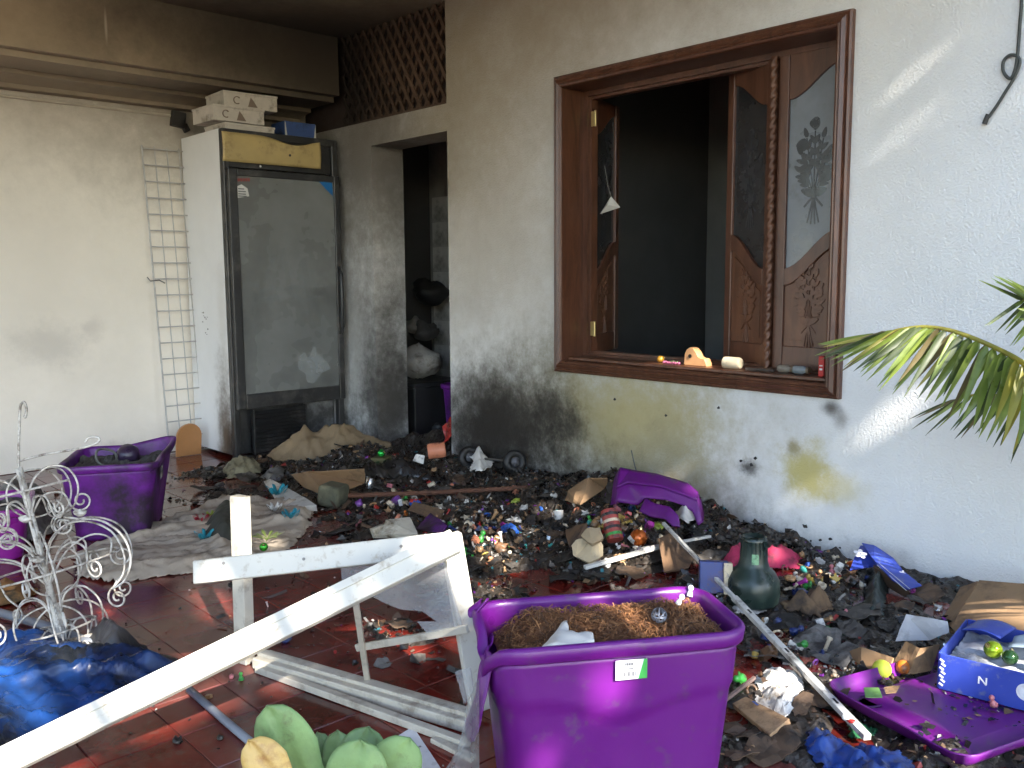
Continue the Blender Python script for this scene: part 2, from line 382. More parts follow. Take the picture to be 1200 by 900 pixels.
# rooms behind the wall
w = MB(); w.span((X1, 0.7, 0), (7.2, 0.9, CZ)); w.span((X1, 3.72, 0), (7.2, 3.84, CZ)); w.span((X1, 6.0, 0), (7.2, 6.2, CZ)); w.span((7.0, 0.9, 0), (7.2, 6.0, CZ))
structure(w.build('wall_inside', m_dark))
# partition in the window room with an opening
p0, p1 = onx(735, 300, 5.3).y, onx(792, 300, 5.3).y
w = MB(); w.span((5.3, 0.9, 0), (5.42, p1, CZ)); w.span((5.3, p0, 0), (5.42, 3.72, CZ)); w.span((5.3, p1, 2.12), (5.42, p0, CZ))
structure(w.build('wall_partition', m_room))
t = thing('door_frame', 'pale door frame in the dark room seen through the window', 'door frame', (5.28, p1, 0))
j = MB(); j.span((5.24, p1-0.09, 0), (5.298, p1, 2.14)); j.build('jamb', M('jamb_grey', (0.8, 0.8, 0.78), 0.5), t, bevel=0.006).matrix_parent_inverse = Matrix.Translation((-5.28, -p1, 0))
j = MB(); j.span((5.24, p0, 0), (5.298, p0+0.09, 2.14)); j.build('jamb', MATS['jamb_grey'], t, bevel=0.006).matrix_parent_inverse = Matrix.Translation((-5.28, -p1, 0))
j = MB(); j.span((5.24, p1+0.001, 2.14), (5.298, p0-0.001, 2.21)); j.build('head', MATS['jamb_grey'], t, bevel=0.006).matrix_parent_inverse = Matrix.Translation((-5.28, -p1, 0))
# tiled wall in the room behind the doorway
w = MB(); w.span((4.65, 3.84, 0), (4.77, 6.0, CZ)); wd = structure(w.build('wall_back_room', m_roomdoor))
tb = MB(); tb.span((4.635, -0.098, -0.098), (4.6495, 0.098, 0.098)); ft = None
m_wt = M('pale_wall_tile', (0.62, 0.61, 0.58), 0.35, var=0.2, vscale=4, dirt=((0.2, 0.19, 0.18), 0.4, 3))
for i in range(8):
    for jz in range(9):
        if ft is None: o = tb.build('wall_tile', m_wt, wd, bevel=0); ft = o
        else: o = ft.copy(); COL.objects.link(o)
        o.location = (0, 4.45+i*0.2, 0.1+jz*0.2)

# diamond lattice above the doorway
lt = thing('lattice_screen', 'brown diamond lattice screen above the doorway, blackened by soot', 'lattice', (WX+0.03, 4.21, 2.156))
m_lat = stained('lattice_wood', (0.085, 0.052, 0.036), [((0, 1.25, 0.25), (1.0, 1.15, 1.2), (0.014, 0.010, 0.008), 1.0, 0.4)], bump=0.2, bscale=40, rough=0.8, var=0.3)
LY, LZ = 5.35-4.21, CZ-2.156
def clip_line(c, s):
    # y - s*z = c inside the rectangle
    pts = []
    for z in (0, LZ):
        y = c+s*z
        if 0 <= y <= LY: pts.append((y, z))
    for y in (0, LY):
        z = (y-c)/s
        if 0 < z < LZ: pts.append((y, z))
    return pts[:2] if len(pts) >= 2 else None
stp = 0.083
for s, xo in ((0.62, 0.0), (-0.62, 0.016)):
    c = -LY
    while c < 2*LY:
        q = clip_line(c, s)
        if q and math.hypot(q[0][0]-q[1][0], q[0][1]-q[1][1]) > 0.04:
            b = MB(); b.bar((xo, q[0][0], q[0][1]), (xo, q[1][0], q[1][1]), 0.022, 0.013, up=(1, 0, 0)); b.build('slat', m_lat, lt)
        c += stp
b = MB(); b.span((-0.01, 0.001, 0.001), (0.03, LY, 0.02)); b.build('bottom_rail', m_lat, lt)
b = MB(); b.span((0.06, -0.05, -0.02), (0.09, LY+0.6, LZ)); b.build('room_dark_sheet', M('lattice_room_dark', (0.025, 0.014, 0.011), 0.9), lt)  # dark sheet standing in for the unlit room behind the lattice
# ================================================================ carved wooden window
m_wood = wood('window_wood', (0.14, 0.057, 0.031), (0.055, 0.021, 0.012), 0.38, (6, 6, 1.2))
m_wood2 = wood('window_wood_panel', (0.17, 0.073, 0.037), (0.08, 0.032, 0.017), 0.45, (6, 6, 1.5))
m_brass = M('brass', (0.55, 0.42, 0.18), 0.35, metal=0.8, var=0.3)
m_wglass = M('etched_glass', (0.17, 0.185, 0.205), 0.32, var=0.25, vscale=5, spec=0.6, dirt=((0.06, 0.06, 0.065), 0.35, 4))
m_wglass2 = M('shaded_etched_glass', (0.03, 0.031, 0.033), 0.2, var=0.3, vscale=5)  # same etched glass, colour darkened as shade for the leaves facing the dark
m_etch = M('clear_etching', (0.035, 0.037, 0.042), 0.25, var=0.2)
win = thing('carved_window', 'dark carved wooden window with folding shutters standing open in the white wall', 'window', (WX, 2.52, 0.66))
def sweep_rect(b, rect, prof):
    y0, y1, z0, z1 = rect; n = len(prof)
    vs = []
    for (sy, sz) in ((0, 0), (1, 0), (1, 1), (0, 1)):
        for d, x in prof: vs.append((x, (y0+d) if not sy else (y1-d), (z0+d) if not sz else (z1-d)))
    fs = [(c*n+i, c*n+i+1, ((c+1) % 4)*n+i+1, ((c+1) % 4)*n+i) for c in range(4) for i in range(n-1)]
    b.add(vs, fs)
def keep(o, root):   # built in world coordinates, parented to a root that stands elsewhere
    o.parent = root; o.matrix_parent_inverse = Matrix.Translation(-Vector(root.location)); return o
OUT = (1.727, 3.315, 0.66, 2.156)
b = MB(); sweep_rect(b, OUT, [(0, 3.401), (0, 3.376), (0.008, 3.370), (0.018, 3.376), (0.021, 3.366), (0.036, 3.358), (0.042, 3.364), (0.048, 3.358), (0.056, 3.362), (0.06, 3.372), (0.06, 3.535), (0.086, 3.535), (0.086, 3.555), (0.10, 3.555), (0.10, 3.60)])
keep(b.build('frame', m_wood), win)
b = MB(); b.span((3.405, 1.80, 0.7215), (3.62, 3.24, 0.738)); keep(b.build('sill', m_wood, bevel=0.004), win)

def s_curve(u, a, c):  # from a at u=0 to c at u=1, with an ogee
    k = u*u*(3-2*u); return a+(c-a)*k
def leafpoly(cx, cy, ang, l, w, n=10):
    out = []
    for i in range(n):
        t = 2*math.pi*i/n; x = l/2*math.cos(t); y = w/2*math.sin(t)*(1-0.35*math.cos(t))
        out.append((cx+x*math.cos(ang)-y*math.sin(ang), cy+x*math.sin(ang)+y*math.cos(ang)))
    return out
def strip(p, q, w):
    d = Vector((q[0]-p[0], q[1]-p[1])); d.normalize(); n = Vector((-d.y, d.x))*w/2
    return [(p[0]-n.x, p[1]-n.y), (q[0]-n.x, q[1]-n.y), (q[0]+n.x, q[1]+n.y), (p[0]+n.x, p[1]+n.y)]
def bouquet(sx, sy, cx, cy):
    """leaves, blooms, stems and a bow, as outlines about (cx, cy) where the bow sits"""
    ps = []
    scale = (sx+sy)/2
    def P(x, y): return (cx+x*sx, cy+y*sy)
    for a, l in ((90, 1.0), (108, .92), (72, .95), (126, .78), (54, .80), (143, .62), (38, .62)):
        r = math.radians(a); e = P(l*math.cos(r)*0.75, l*math.sin(r)); ps.append(strip(P(0, 0), e, 0.022*scale))
        for f in (0.45, 0.62, 0.8, 1.0):
            x, y = l*math.cos(r)*0.75*f, l*math.sin(r)*f
            for sg in (-1, 1):
                if f == 1.0 and sg == 1: continue
                aa = r+sg*0.6 if f < 1 else r
                ps.append(leafpoly(*P(x+0.09*math.cos(aa), y+0.09*math.sin(aa)), aa, 0.2*scale, 0.09*scale))
    for x, y, rr in ((-.33, .62, .1), (.35, .80, .12), (0.02, 1.12, .11), (.30, .42, .09), (-.36, .30, .08)):
        ps.append(leafpoly(*P(x, y), 0, 2*rr*scale, 2*rr*scale, 12))
    for a in (20, 160): ps.append(leafpoly(*P(0.17*math.cos(math.radians(a)), 0.06), math.radians(a), 0.3*scale, 0.16*scale))
    for a in (250, 263, 277, 290): r = math.radians(a); ps.append(strip(P(0, 0), P(0.45*math.cos(r), 0.45*math.sin(r)), 0.03*scale))
    for a in (215, 325): r = math.radians(a); ps.append(strip(P(0, 0), P(0.3*math.cos(r), 0.3*math.sin(r)), 0.04*scale))
    return ps
def shutter(name, w, h, org, ang, flip, side, glass=None):
    """side: +1 when the carved face looks along u x v, -1 when it looks the other way"""
    root = bpy.data.objects.new(name, None); COL.objects.link(root); root.parent = win
    root.location = -Vector(win.location)
    u = Vector((math.sin(ang), math.cos(ang), 0)); v = Vector((0, 0, 1)); nrm = u.cross(v)*side; o = Vector(org); th = 0.034
    def put(b, n, m, bev=0.0, sm=False): 
        x = b.build(n, m, bevel=bev, smooth=sm); x.parent = root; return x
    st = 0.048
    def base(dep): return o-nrm*dep     # dep behind the carved face
    def pr(b, poly, d0, d1):
        if side > 0: b.prism(poly, base(d1), u, v, abs(d1-d0))
        else: b.prism([p for p in poly], base(d0), u, v, abs(d1-d0))
    mid = (lambda x: s_curve(x, 0.30, 0.42)) if not flip else (lambda x: s_curve(x, 0.42, 0.30))
    top = (lambda x: s_curve(x, 0.86, 0.955)) if not flip else (lambda x: s_curve(x, 0.955, 0.86))
    for a in (0, w-st):
        b = MB(); pr(b, [(a, 0), (a+st, 0), (a+st, h), (a, h)], 0, th); put(b, 'stile', m_wood, 0.004)
    N = 14; xs = [st+(w-2*st)*i/N for i in range(N+1)]
    uu = [(x-st)/(w-2*st) for x in xs]
    b = MB(); pr(b, [(xs[i], top(uu[i])*h) for i in range(N+1)]+[(w-st, h), (st, h)], 0.003, th-0.003); put(b, 'top_rail', m_wood, 0.003)
    b = MB(); pr(b, [(xs[i], (mid(uu[i])-0.028)*h) for i in range(N+1)]+[(xs[i], (mid(uu[i])+0.028)*h) for i in range(N, -1, -1)], -0.002, th-0.004); put(b, 'curved_rail', m_wood, 0.003)
    b = MB(); pr(b, [(st, 0), (w-st, 0), (w-st, 0.075*h), (st, 0.075*h)], 0.003, th-0.003); put(b, 'bottom_rail', m_wood, 0.003)
    b = MB(); pr(b, [(xs[i], (mid(uu[i])+0.028)*h) for i in range(N+1)]+[(xs[i], top(uu[i])*h) for i in range(N, -1, -1)], 0.014, 0.019); gl = put(b, 'glass', glass or m_wglass)
    b = MB(); pr(b, [(xs[i], 0.075*h) for i in (0, N)]+[(xs[i], (mid(uu[i])-0.028)*h) for i in range(N, -1, -1)], 0.012, 0.022); pan = put(b, 'carved_panel', m_wood2)
    b = MB(); ins = 0.028
    q = [(st+ins, 0.075*h+ins), (w-st-ins, 0.075*h+ins)]+[(max(st+ins, min(w-st-ins, xs[i])), (mid(uu[i])-0.028)*h-ins) for i in range(N, -1, -1)]
    pr(b, q, 0.007, 0.0125); x = put(b, 'raised_field', m_wood2, 0.003); x.parent = pan; x.matrix_parent_inverse = Matrix()
    b = MB(); W2 = w-2*st
    for i, ps in enumerate(bouquet(W2*0.56, h*0.17, w/2, 0.15*h)): pr(b, ps, 0.0005+0.00003*i, 0.008)
    x = put(b, 'carving', m_wood2, 0.0015); x.parent = pan; x.matrix_parent_inverse = Matrix()
    b = MB()
    for i, ps in enumerate(bouquet(W2*0.72, h*0.20, w/2, 0.555*h)): pr(b, ps, 0.0116+0.000022*i, 0.0139)
    x = put(b, 'etched_bouquet', m_etch); x.parent = gl; x.matrix_parent_inverse = Matrix()
    return root
ZL = 0.748; HL = 1.325
shutter('shutter', 0.335, HL, (3.53, 1.79, ZL), 0.0, True, -1)
a2 = math.radians(24)
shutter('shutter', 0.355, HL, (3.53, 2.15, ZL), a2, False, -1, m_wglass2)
# inward-opened leaf at the left jamb, seen nearly edge on
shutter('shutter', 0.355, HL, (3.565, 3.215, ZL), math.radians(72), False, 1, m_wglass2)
# rope-turned column between the folding leaves
b = MB(); n = 10; zs = 300; vs = []
for i in range(zs+1):
    z = HL*i/zs; a = 2*math.pi*z/0.042
    for j in range(n):
        f = 2*math.pi*j/n; r = 0.0135+0.004*math.cos(2*(f)-a*1.0)
        vs.append((3.512+r*math.cos(f), 2.138+r*math.sin(f), ZL+z))
b.add(vs, [(i*n+j, i*n+(j+1) % n, (i+1)*n+(j+1) % n, (i+1)*n+j) for i in range(zs) for j in range(n)])
keep(b.build('rope_column', m_wood2, smooth=True), win)
for pz in (140, 385):
    p = onx(694, pz, 3.566); b = MB(); b.box((3.556, 3.205, p.z), (0.004, 0.03, 0.075)); b.tube([(3.552, 3.188, p.z-0.04), (3.552, 3.188, p.z+0.04)], 0.006, 8)
    keep(b.build('hinge', m_brass, bevel=0.001), win)

# things on and about the sill
SILL = 0.738
def sill_at(px, x=3.46): 
    p = onx(px, 430, x); return Vector((x, p.y, SILL))
m_lightwood = M('pale_wood', (0.52, 0.27, 0.12), 0.5, var=0.15, vscale=5)
c = sill_at(814, 3.45); sc_ = 0.0037
outline = [(-17, 0), (-16, 14), (-13, 20), (-8, 23), (-3, 22), (2, 17), (5, 12), (9, 10), (14, 10), (17, 5), (18, 0)]
b = MB(); b.prism([(-x*sc_, y*sc_) for x, y in outline][::-1], (c.x, c.y, c.z), (0, 1, 0), (0, 0, 1), 0.045)
o = b.build('wooden_toy', m_lightwood, bevel=0.004, seg=3); tag(o, 'pale wooden toy with a rounded hump and dark round hole on the window sill', 'toy')
b = MB(); b.lathe([(0.009, 0), (0.009, 0.003)], 14, Matrix.Translation((c.x-0.0005, c.y+0.026, c.z+0.045)) @ Matrix.Rotation(-math.pi/2, 4, 'Y')); x = b.build('hole', M('black_hole', (0.01, 0.008, 0.006), 0.9)); x.parent = o
c = sill_at(858, 3.45); b = MB(); b.lathe([(0.004, 0), (0.024, 0.001), (0.027, 0.006), (0.027, 0.075), (0.023, 0.085), (0.012, 0.087)], 18, Matrix.Translation((c.x, c.y+0.045, c.z+0.027)) @ Matrix.Rotation(math.pi/2, 4, 'X') @ Matrix.Rotation(0.1, 4, 'Y'))
tag(b.build('paper_roll', M('cream_roll', (0.62, 0.52, 0.36), 0.7, dirt=((0.05, 0.04, 0.03), 0.25, 9)), smooth=True, bevel=0.002), 'scorched cream roll lying on the window sill beside the wooden toy', 'roll')
def ornament(name, p, r, mat, label, cat='ornament', group=None, cap=True):
    b = MB(); N = 12
    b.lathe([(r*math.sin(math.pi*i/N), -r*math.cos(math.pi*i/N)) for i in range(N+1)], 18)
    o = b.build(name, mat, smooth=True); o.location = p; tag(o, label, cat, group)
    if cap:
        b = MB(); b.lathe([(r*0.28, r*0.93), (r*0.28, r*1.18), (r*0.05, r*1.2)], 10); 
        b.tube([(r*0.16*math.cos(a), 0, r*1.3+r*0.16*math.sin(a)) for a in [i*math.pi/5 for i in range(11)]], r*0.03, 5)
        k = b.build('cap', M('ornament_cap', (0.6, 0.5, 0.25), 0.3, metal=0.9)); k.parent = o
    o.rotation_euler = (random.uniform(-1.2, 1.2), random.uniform(-1.2, 1.2), random.uniform(0, 6))
    return o
c = sill_at(774, 3.47); ornament('glass_ornament', c+Vector((0, 0, 0.018)), 0.018, M('amber_ball', (0.65, 0.33, 0.05), 0.15, metal=0.5), 'amber glass ball on the window sill left of the wooden toy')
m_beads = M('pink_beads', (0.45, 0.12, 0.22), 0.3); b = MB()
for i in range(9):
    p = sill_at(778+i*2.2, 3.45+0.01*math.sin(i*2)); b.lathe([(0.007*math.sin(math.pi*k/6), 0.007-0.007*math.cos(math.pi*k/6)) for k in range(7)], 8, Matrix.Translation(p))
tag(b.build('bead_string', m_beads, smooth=True), 'short string of pink beads on the window sill by the amber ball', 'beads')
c = sill_at(790, 3.46); b = MB(); b.tube([(c.x+0.012*math.cos(a), c.y+0.02*math.sin(a), c.z+0.008+0.006*math.sin(3*a)) for a in [i*0.5 for i in range(14)]], 0.003, 5)
tag(b.build('ribbon', M('green_ribbon', (0.12, 0.2, 0.07), 0.5)), 'curl of dark green ribbon on the sill against the wooden toy', 'ribbon')
for k, (px, lab, cl) in enumerate(((920, 'small cloudy glass jar lying on the sill before the shutters', (0.35, 0.3, 0.24)), (938, 'clear glass jar lying on the sill next to the red box', (0.3, 0.33, 0.34)))):
    c = sill_at(px, 3.47); b = MB(); b.lathe([(0.0, 0), (0.017, 0.001), (0.018, 0.006), (0.018, 0.045), (0.013, 0.052), (0.013, 0.062)], 16, Matrix.Translation((c.x, c.y+0.03, c.z+0.018)) @ Matrix.Rotation(math.pi/2+0.0, 4, 'X'))
    o = b.build('glass_jar', M('jar_glass_%d' % k, cl, 0.1, alpha=0.7, var=0.3), smooth=True); tag(o, lab, 'jar')
    b = MB(); b.lathe([(0.0, 0.060), (0.0145, 0.060), (0.0145, 0.072), (0.0, 0.072)], 16, Matrix.Translation((c.x, c.y+0.03, c.z+0.018)) @ Matrix.Rotation(math.pi/2, 4, 'X')); x = b.build('lid', M('jar_lid', (0.2, 0.15, 0.1), 0.4, metal=0.5), smooth=False); x.parent = o
c = sill_at(965, 3.46); b = MB(); b.box((c.x, c.y, c.z+0.042), (0.04, 0.024, 0.084)); o = b.build('red_box', M('red_card', (0.5, 0.03, 0.025), 0.5), bevel=0.002); tag(o, 'small upright red box at the right end of the window sill', 'box')
b = MB(); b.box((c.x-0.0206, c.y, c.z+0.03), (0.001, 0.012, 0.008)); b.box((c.x-0.0206, c.y, c.z+0.045), (0.001, 0.014, 0.005)); x = b.build('print', M('white_print', (0.7, 0.7, 0.68), 0.6)); x.parent = o
c = sill_at(890, 3.45); b = MB(); b.bar((c.x, c.y+0.07, c.z+0.006), (c.x+0.02, c.y-0.06, c.z+0.006), 0.014, 0.012); tag(b.build('wood_strip', M('charred_wood', (0.06, 0.04, 0.03), 0.8, var=0.5), bevel=0.002), 'dark charred strip of wood lying on the window sill', 'wood strip')
# paper triangle hung by a thread in the opening, with the shutter behind it
tp = [onx(*q, 3.62) for q in ((716, 230), (727, 243), (703, 251))]
b = MB(); n_ = Vector((-1, 0.2, 0.3)).normalized(); b.add([tp[0], tp[1], tp[2], (tp[0]+tp[1]+tp[2])/3+n_*0.02], [(0, 1, 3), (1, 2, 3), (2, 0, 3), (0, 2, 1)])
o = b.build('paper_triangle', M('old_paper', (0.55, 0.53, 0.48), 0.8)); tag(o, 'pale folded paper triangle hanging on a thread inside the open window', 'paper ornament')
b = MB(); b.tube([tp[0], tp[0]+Vector((0, 0.02, 0.05)), (3.62, tp[0].y+0.045, tp[0].z+0.16)], 0.0012, 4); x = b.build('thread', M('thread', (0.4, 0.38, 0.34), 0.8)); x.parent = o
p = onx(735, 222, 5.2); b = MB(); b.lathe([(0.0, 0), (0.05, 0.004), (0.06, 0.03), (0.045, 0.05), (0.0, 0.052)], 16, Matrix.Translation((5.23, p.y, p.z)) @ Matrix.Rotation(math.pi/2, 4, 'Y')); tag(b.build('wall_fitting', M('white_fitting', (0.6, 0.6, 0.58), 0.5), smooth=True), 'small pale fitting on the wall inside the dark room', 'wall fitting')

# cable hanging on the wall, upper right
cp = [onx(*q, WX-0.012) for q in ((1196, -60), (1197, 0), (1195, 30), (1193, 58), (1190, 80), (1184, 92), (1176, 84), (1176, 72), (1183, 65), (1192, 66), (1195, 74), (1188, 92), (1178, 108), (1168, 124), (1158, 138))]
def smooth_path(P, n=6):
    out = []
    for i in range(len(P)-1):
        p0, p1, p2, p3 = P[max(i-1, 0)], P[i], P[i+1], P[min(i+2, len(P)-1)]
        for k in range(n):
            t = k/n; out.append(0.5*((2*p1)+(p2-p0)*t+(2*p0-5*p1+4*p2-p3)*t*t+(3*p1-p0-3*p2+p3)*t**3))
    return out+[P[-1]]
b = MB(); b.tube(smooth_path(cp), 0.0055, 7); o = b.build('cable', M('cable_grey', (0.045, 0.05, 0.048), 0.5), smooth=True); tag(o, 'dark cable looped on itself and hanging down the white wall', 'cable')
b = MB(); b.tube([cp[-1]+Vector((0, 0.0, 0.012)), cp[-1]+Vector((0, 0.012, -0.02))], 0.009, 8); x = b.build('plug', M('plug_black', (0.03, 0.03, 0.03), 0.5)); x.parent = o

# ================================================================ display fridge
FX0, FX1, FY0, FY1, FZ = 2.55, 3.365, 5.34, 5.935, 2.07
fr = thing('display_fridge', 'tall white and black shop fridge with a sooty glass door in the corner', 'fridge', (FX0, FY0, 0))
def FP(px, py): 
    p = ony(px, py, FY0-0.03); return p.x-FX0, p.z
m_fwhite = stained('fridge_white', (0.74, 0.74, 0.74), [((0.0, 0.12, 0.1), (0.3, 0.2, 0.75), (0.09, 0.06, 0.035), 0.95, 0.9), ((0.0, 0.05, 0.0), (0.3, 0.12, 0.4), SOOT, 0.9, 0.8), ((0.0, 0.10, 0.9), (0.3, 0.10, 0.5), (0.5, 0.47, 0.43), 0.4, 0.9)], bump=0.02, rough=0.35, speck=0.25)
m_fblack = M('fridge_black', (0.022, 0.022, 0.023), 0.42, var=0.3, vscale=6, dirt=((0.07, 0.065, 0.06), 0.3, 7))
FW, FD = FX1-FX0, FY1-FY0
b = MB(); b.span((0, 0.05, 0.03), (0.02, FD, FZ)); b.span((FW-0.02, 0.05, 0.03), (FW, FD, FZ)); b.span((0.0205, FD-0.03, 0.03), (FW-0.0205, FD-0.001, FZ)); b.build('cabinet', m_fwhite, fr, bevel=0.004)
b = MB(); b.span((0.02, 0.0, FZ-0.05), (FW-0.02, FD-0.031, FZ-0.001)); b.build('top', m_fblack, fr, bevel=0.006)
b = MB(); b.span((0.0, 0.0, 0.0), (0.045, 0.049, FZ)); b.span((FW-0.045, 0.0, 0.0), (FW, 0.049, FZ)); b.build('front_post', m_fblack, fr, bevel=0.008)
# header sign, its sheet warped by heat
zt0, zt1 = FP(262, 188)[1], FP(262, 153)[1]
x0, x1 = FP(262, 170)[0], FP(377, 180)[0]
def hd(u, v):
    sag = 0.045*math.exp(-((u-0.72)/0.2)**2)*(v**2)
    return (x0+(x1-x0)*u, -0.012-0.02*math.sin(math.pi*v)*0.5-0.018*math.exp(-((u-0.75)/0.18)**2)*v, zt0+(zt1-zt0)*v*1.0-sag)
b = MB(); b.grid(hd, 40, 10); b.build('header_sign', M('yellowed_sign', (0.46, 0.345, 0.145), 0.55, var=0.15, vscale=4, dirt=((0.2, 0.13, 0.06), 0.25, 5)), fr, smooth=True, solid=0.004)
b = MB(); b.span((0.0455, 0.015, zt0-0.03), (FW-0.0455, 0.05, FZ-0.051)); b.build('header_housing', m_fblack, fr, bevel=0.004)
b = MB(); p = FP(340, 182); b.lathe([(0.008, 0), (0.008, 0.004)], 10, Matrix.Translation((p[0], -0.026, p[1])) @ Matrix.Rotation(math.pi/2, 4, 'X')); b.build('lock', m_fblack, fr)
b = MB(); p = FP(305, 195); b.lathe([(0.007, 0), (0.007, 0.004), (0, 0.006)], 10, Matrix.Translation((p[0], -0.031, p[1])) @ Matrix.Rotation(math.pi/2, 4, 'X')); b.build('emblem', M('silver_dot', (0.7, 0.7, 0.7), 0.3, metal=0.7), fr)
# door
dz0, dz1 = FP(270, 482)[1], FP(262, 196)[1]; gx0, gx1 = FP(282, 300)[0]-0.005, FP(393, 300)[0]; gz0, gz1 = FP(282, 463)[1], FP(282, 206)[1]
door = bpy.data.objects.new('door', None); COL.objects.link(door); door.parent = fr
b = MB(); dx0, dx1 = 0.012, FW-0.012
b.span((dx0, -0.04, dz0), (gx0, -0.001, dz1)); b.span((gx1, -0.04, dz0), (dx1, -0.001, dz1)); b.span((gx0, -0.04, dz0), (gx1, -0.001, gz0)); b.span((gx0, -0.04, gz1), (gx1, -0.001, dz1))
b.build('door_frame', m_fblack, door, bevel=0.006)
def fridge_glass():
    m = M('sooty_glass', (0.15, 0.155, 0.15), 0.25, var=0.45, vscale=1.6, spec=0.5, dirt=((0.21, 0.215, 0.21), 0.34, 1.1))
    return m
b = MB(); b.span((gx0, -0.028, gz0), (gx1, -0.022, gz1)); b.build('glass', fridge_glass(), door)
m_smear = M('pale_smear', (0.40, 0.43, 0.44), 0.5, var=0.3, alpha=0.42)
def smear(pts, name='smear'):
    q = [FP(*p) for p in pts]; b = MB(); k = len(q); b.add([(x, -0.0288, z) for x, z in q], [tuple(range(k))]); return b.build(name, m_smear, door)
smear([(349, 418), (356, 412), (362, 420), (368, 404), (372, 414), (384, 425), (388, 432), (378, 436), (368, 449), (360, 448), (358, 438), (350, 432)])
m_wipe = M('wipe_mark', (0.34, 0.36, 0.36), 0.5, var=0.4, alpha=0.16)
for q_ in (((318, 300), (326, 298), (318, 350), (308, 352)), ((330, 290), (334, 290), (345, 350), (338, 352)), ((300, 330), (304, 330), (299, 400), (293, 402)), ((352, 300), (358, 300), (372, 380), (364, 382)), ((296, 338), (384, 332), (384, 336), (296, 343)), ((296, 350), (380, 346), (380, 349), (296, 354))):
    qq = [FP(*p_) for p_ in q_]; b = MB(); b.add([(x, -0.0285, z) for x, z in qq], [(0, 1, 2, 3)]); b.build('wipe_mark', m_wipe, door)
smear([(398, 419), (401, 417), (397, 428), (393, 430)])
q = [FP(369, 208), FP(389, 209), FP(390, 230)]; b = MB(); b.add([(x, -0.030, z) for x, z in q], [(0, 1, 2)]); b.build('blue_corner_sticker', M('blue_sticker', (0.01, 0.13, 0.36), 0.4), door, solid=0.001)
q = [FP(276, 219), FP(283, 216), FP(290, 221), FP(292, 230), FP(277, 232)]; b = MB(); b.add([(x, -0.030, z) for x, z in q], [(0, 1, 2, 3, 4)]); b.build('white_sticker', M('white_sticker', (0.62, 0.62, 0.6), 0.5), door, solid=0.001)
b = MB()
for k, (py, l) in enumerate(((221, 7), (224, 9), (227, 9), (229.5, 10))):
    a, c_ = FP(279, py), FP(279+l, py+0.2); b.span((a[0], -0.0318, a[1]-0.004), (c_[0], -0.0312, a[1]+0.003))
b.build('sticker_print', M('grey_print', (0.12, 0.12, 0.13), 0.6), door)
b = MB()
for k in range(7):
    a = FP(273+k*2.9, 210.5); b.span((a[0], -0.0318, a[1]-0.010), (a[0]+0.012, -0.0305, a[1]+0.008))
b.build('red_lettering', M('red_faded', (0.25, 0.04, 0.035), 0.6), door)
b = MB(); b.tube([(dx1-0.03, -0.041, dz0+0.45), (dx1-0.03, -0.075, dz0+0.5), (dx1-0.03, -0.075, dz0+0.85), (dx1-0.03, -0.041, dz0+0.9)], 0.012, 8); b.build('handle', m_fblack, door, smooth=True)
# machine compartment
gl0, gl1 = FP(303, 500)[0], FP(362, 500)[0]
b = MB(); b.span((0.0455, 0.10, 0.02), (FW-0.0455, 0.12, dz0-0.012)); b.build('compartment_back', M('compartment_grey', (0.05, 0.052, 0.055), 0.5, dirt=((0.012, 0.012, 0.012), 0.7, 5)), fr)
b = MB(); b.span((gl1+0.02, 0.06, 0.02), (FW-0.05, 0.075, dz0-0.014)); b.build('compartment_panel', M('panel_grey', (0.20, 0.205, 0.21), 0.45, dirt=((0.04, 0.04, 0.04), 0.45, 3)), fr, bevel=0.003)
gz_a, gz_b = 0.04, dz0-0.04
for k in range(12):
    z = gz_a+(gz_b-gz_a)*k/11; b = MB(); b.box(((gl0+gl1)/2, 0.02, z), (gl1-gl0, 0.03, 0.007), Matrix.Rotation(0.6, 3, 'X')); b.build('grille_slat', m_fblack, fr)
b = MB(); b.span((gl0-0.014, 0.005, 0.02), (gl0-0.001, 0.04, dz0-0.014)); b.span((gl1+0.001, 0.005, 0.02), (gl1+0.014, 0.04, dz0-0.014)); b.build('grille_frame', m_fblack, fr, bevel=0.002)
b = MB(); b.span((0.0455, 0.005, 0.0), (FW-0.0455, 0.045, 0.019)); b.build('kick_plate', m_fblack, fr, bevel=0.002)
b = MB(); 
for k in range(10):
    p = ony(*[(226, 372), (232, 374), (240, 372), (246, 370), (249, 377), (230, 386), (236, 392), (240, 390), (251, 366), (228, 367)][k], 5.7); b.box((-0.0008, 5.7-FY0+0.018*(k % 5)-0.04, p.z), (0.001, 0.014, 0.004+0.003*(k % 3)))
b.build('side_scuffs', M('scuff', (0.2, 0.19, 0.18), 0.8), fr)

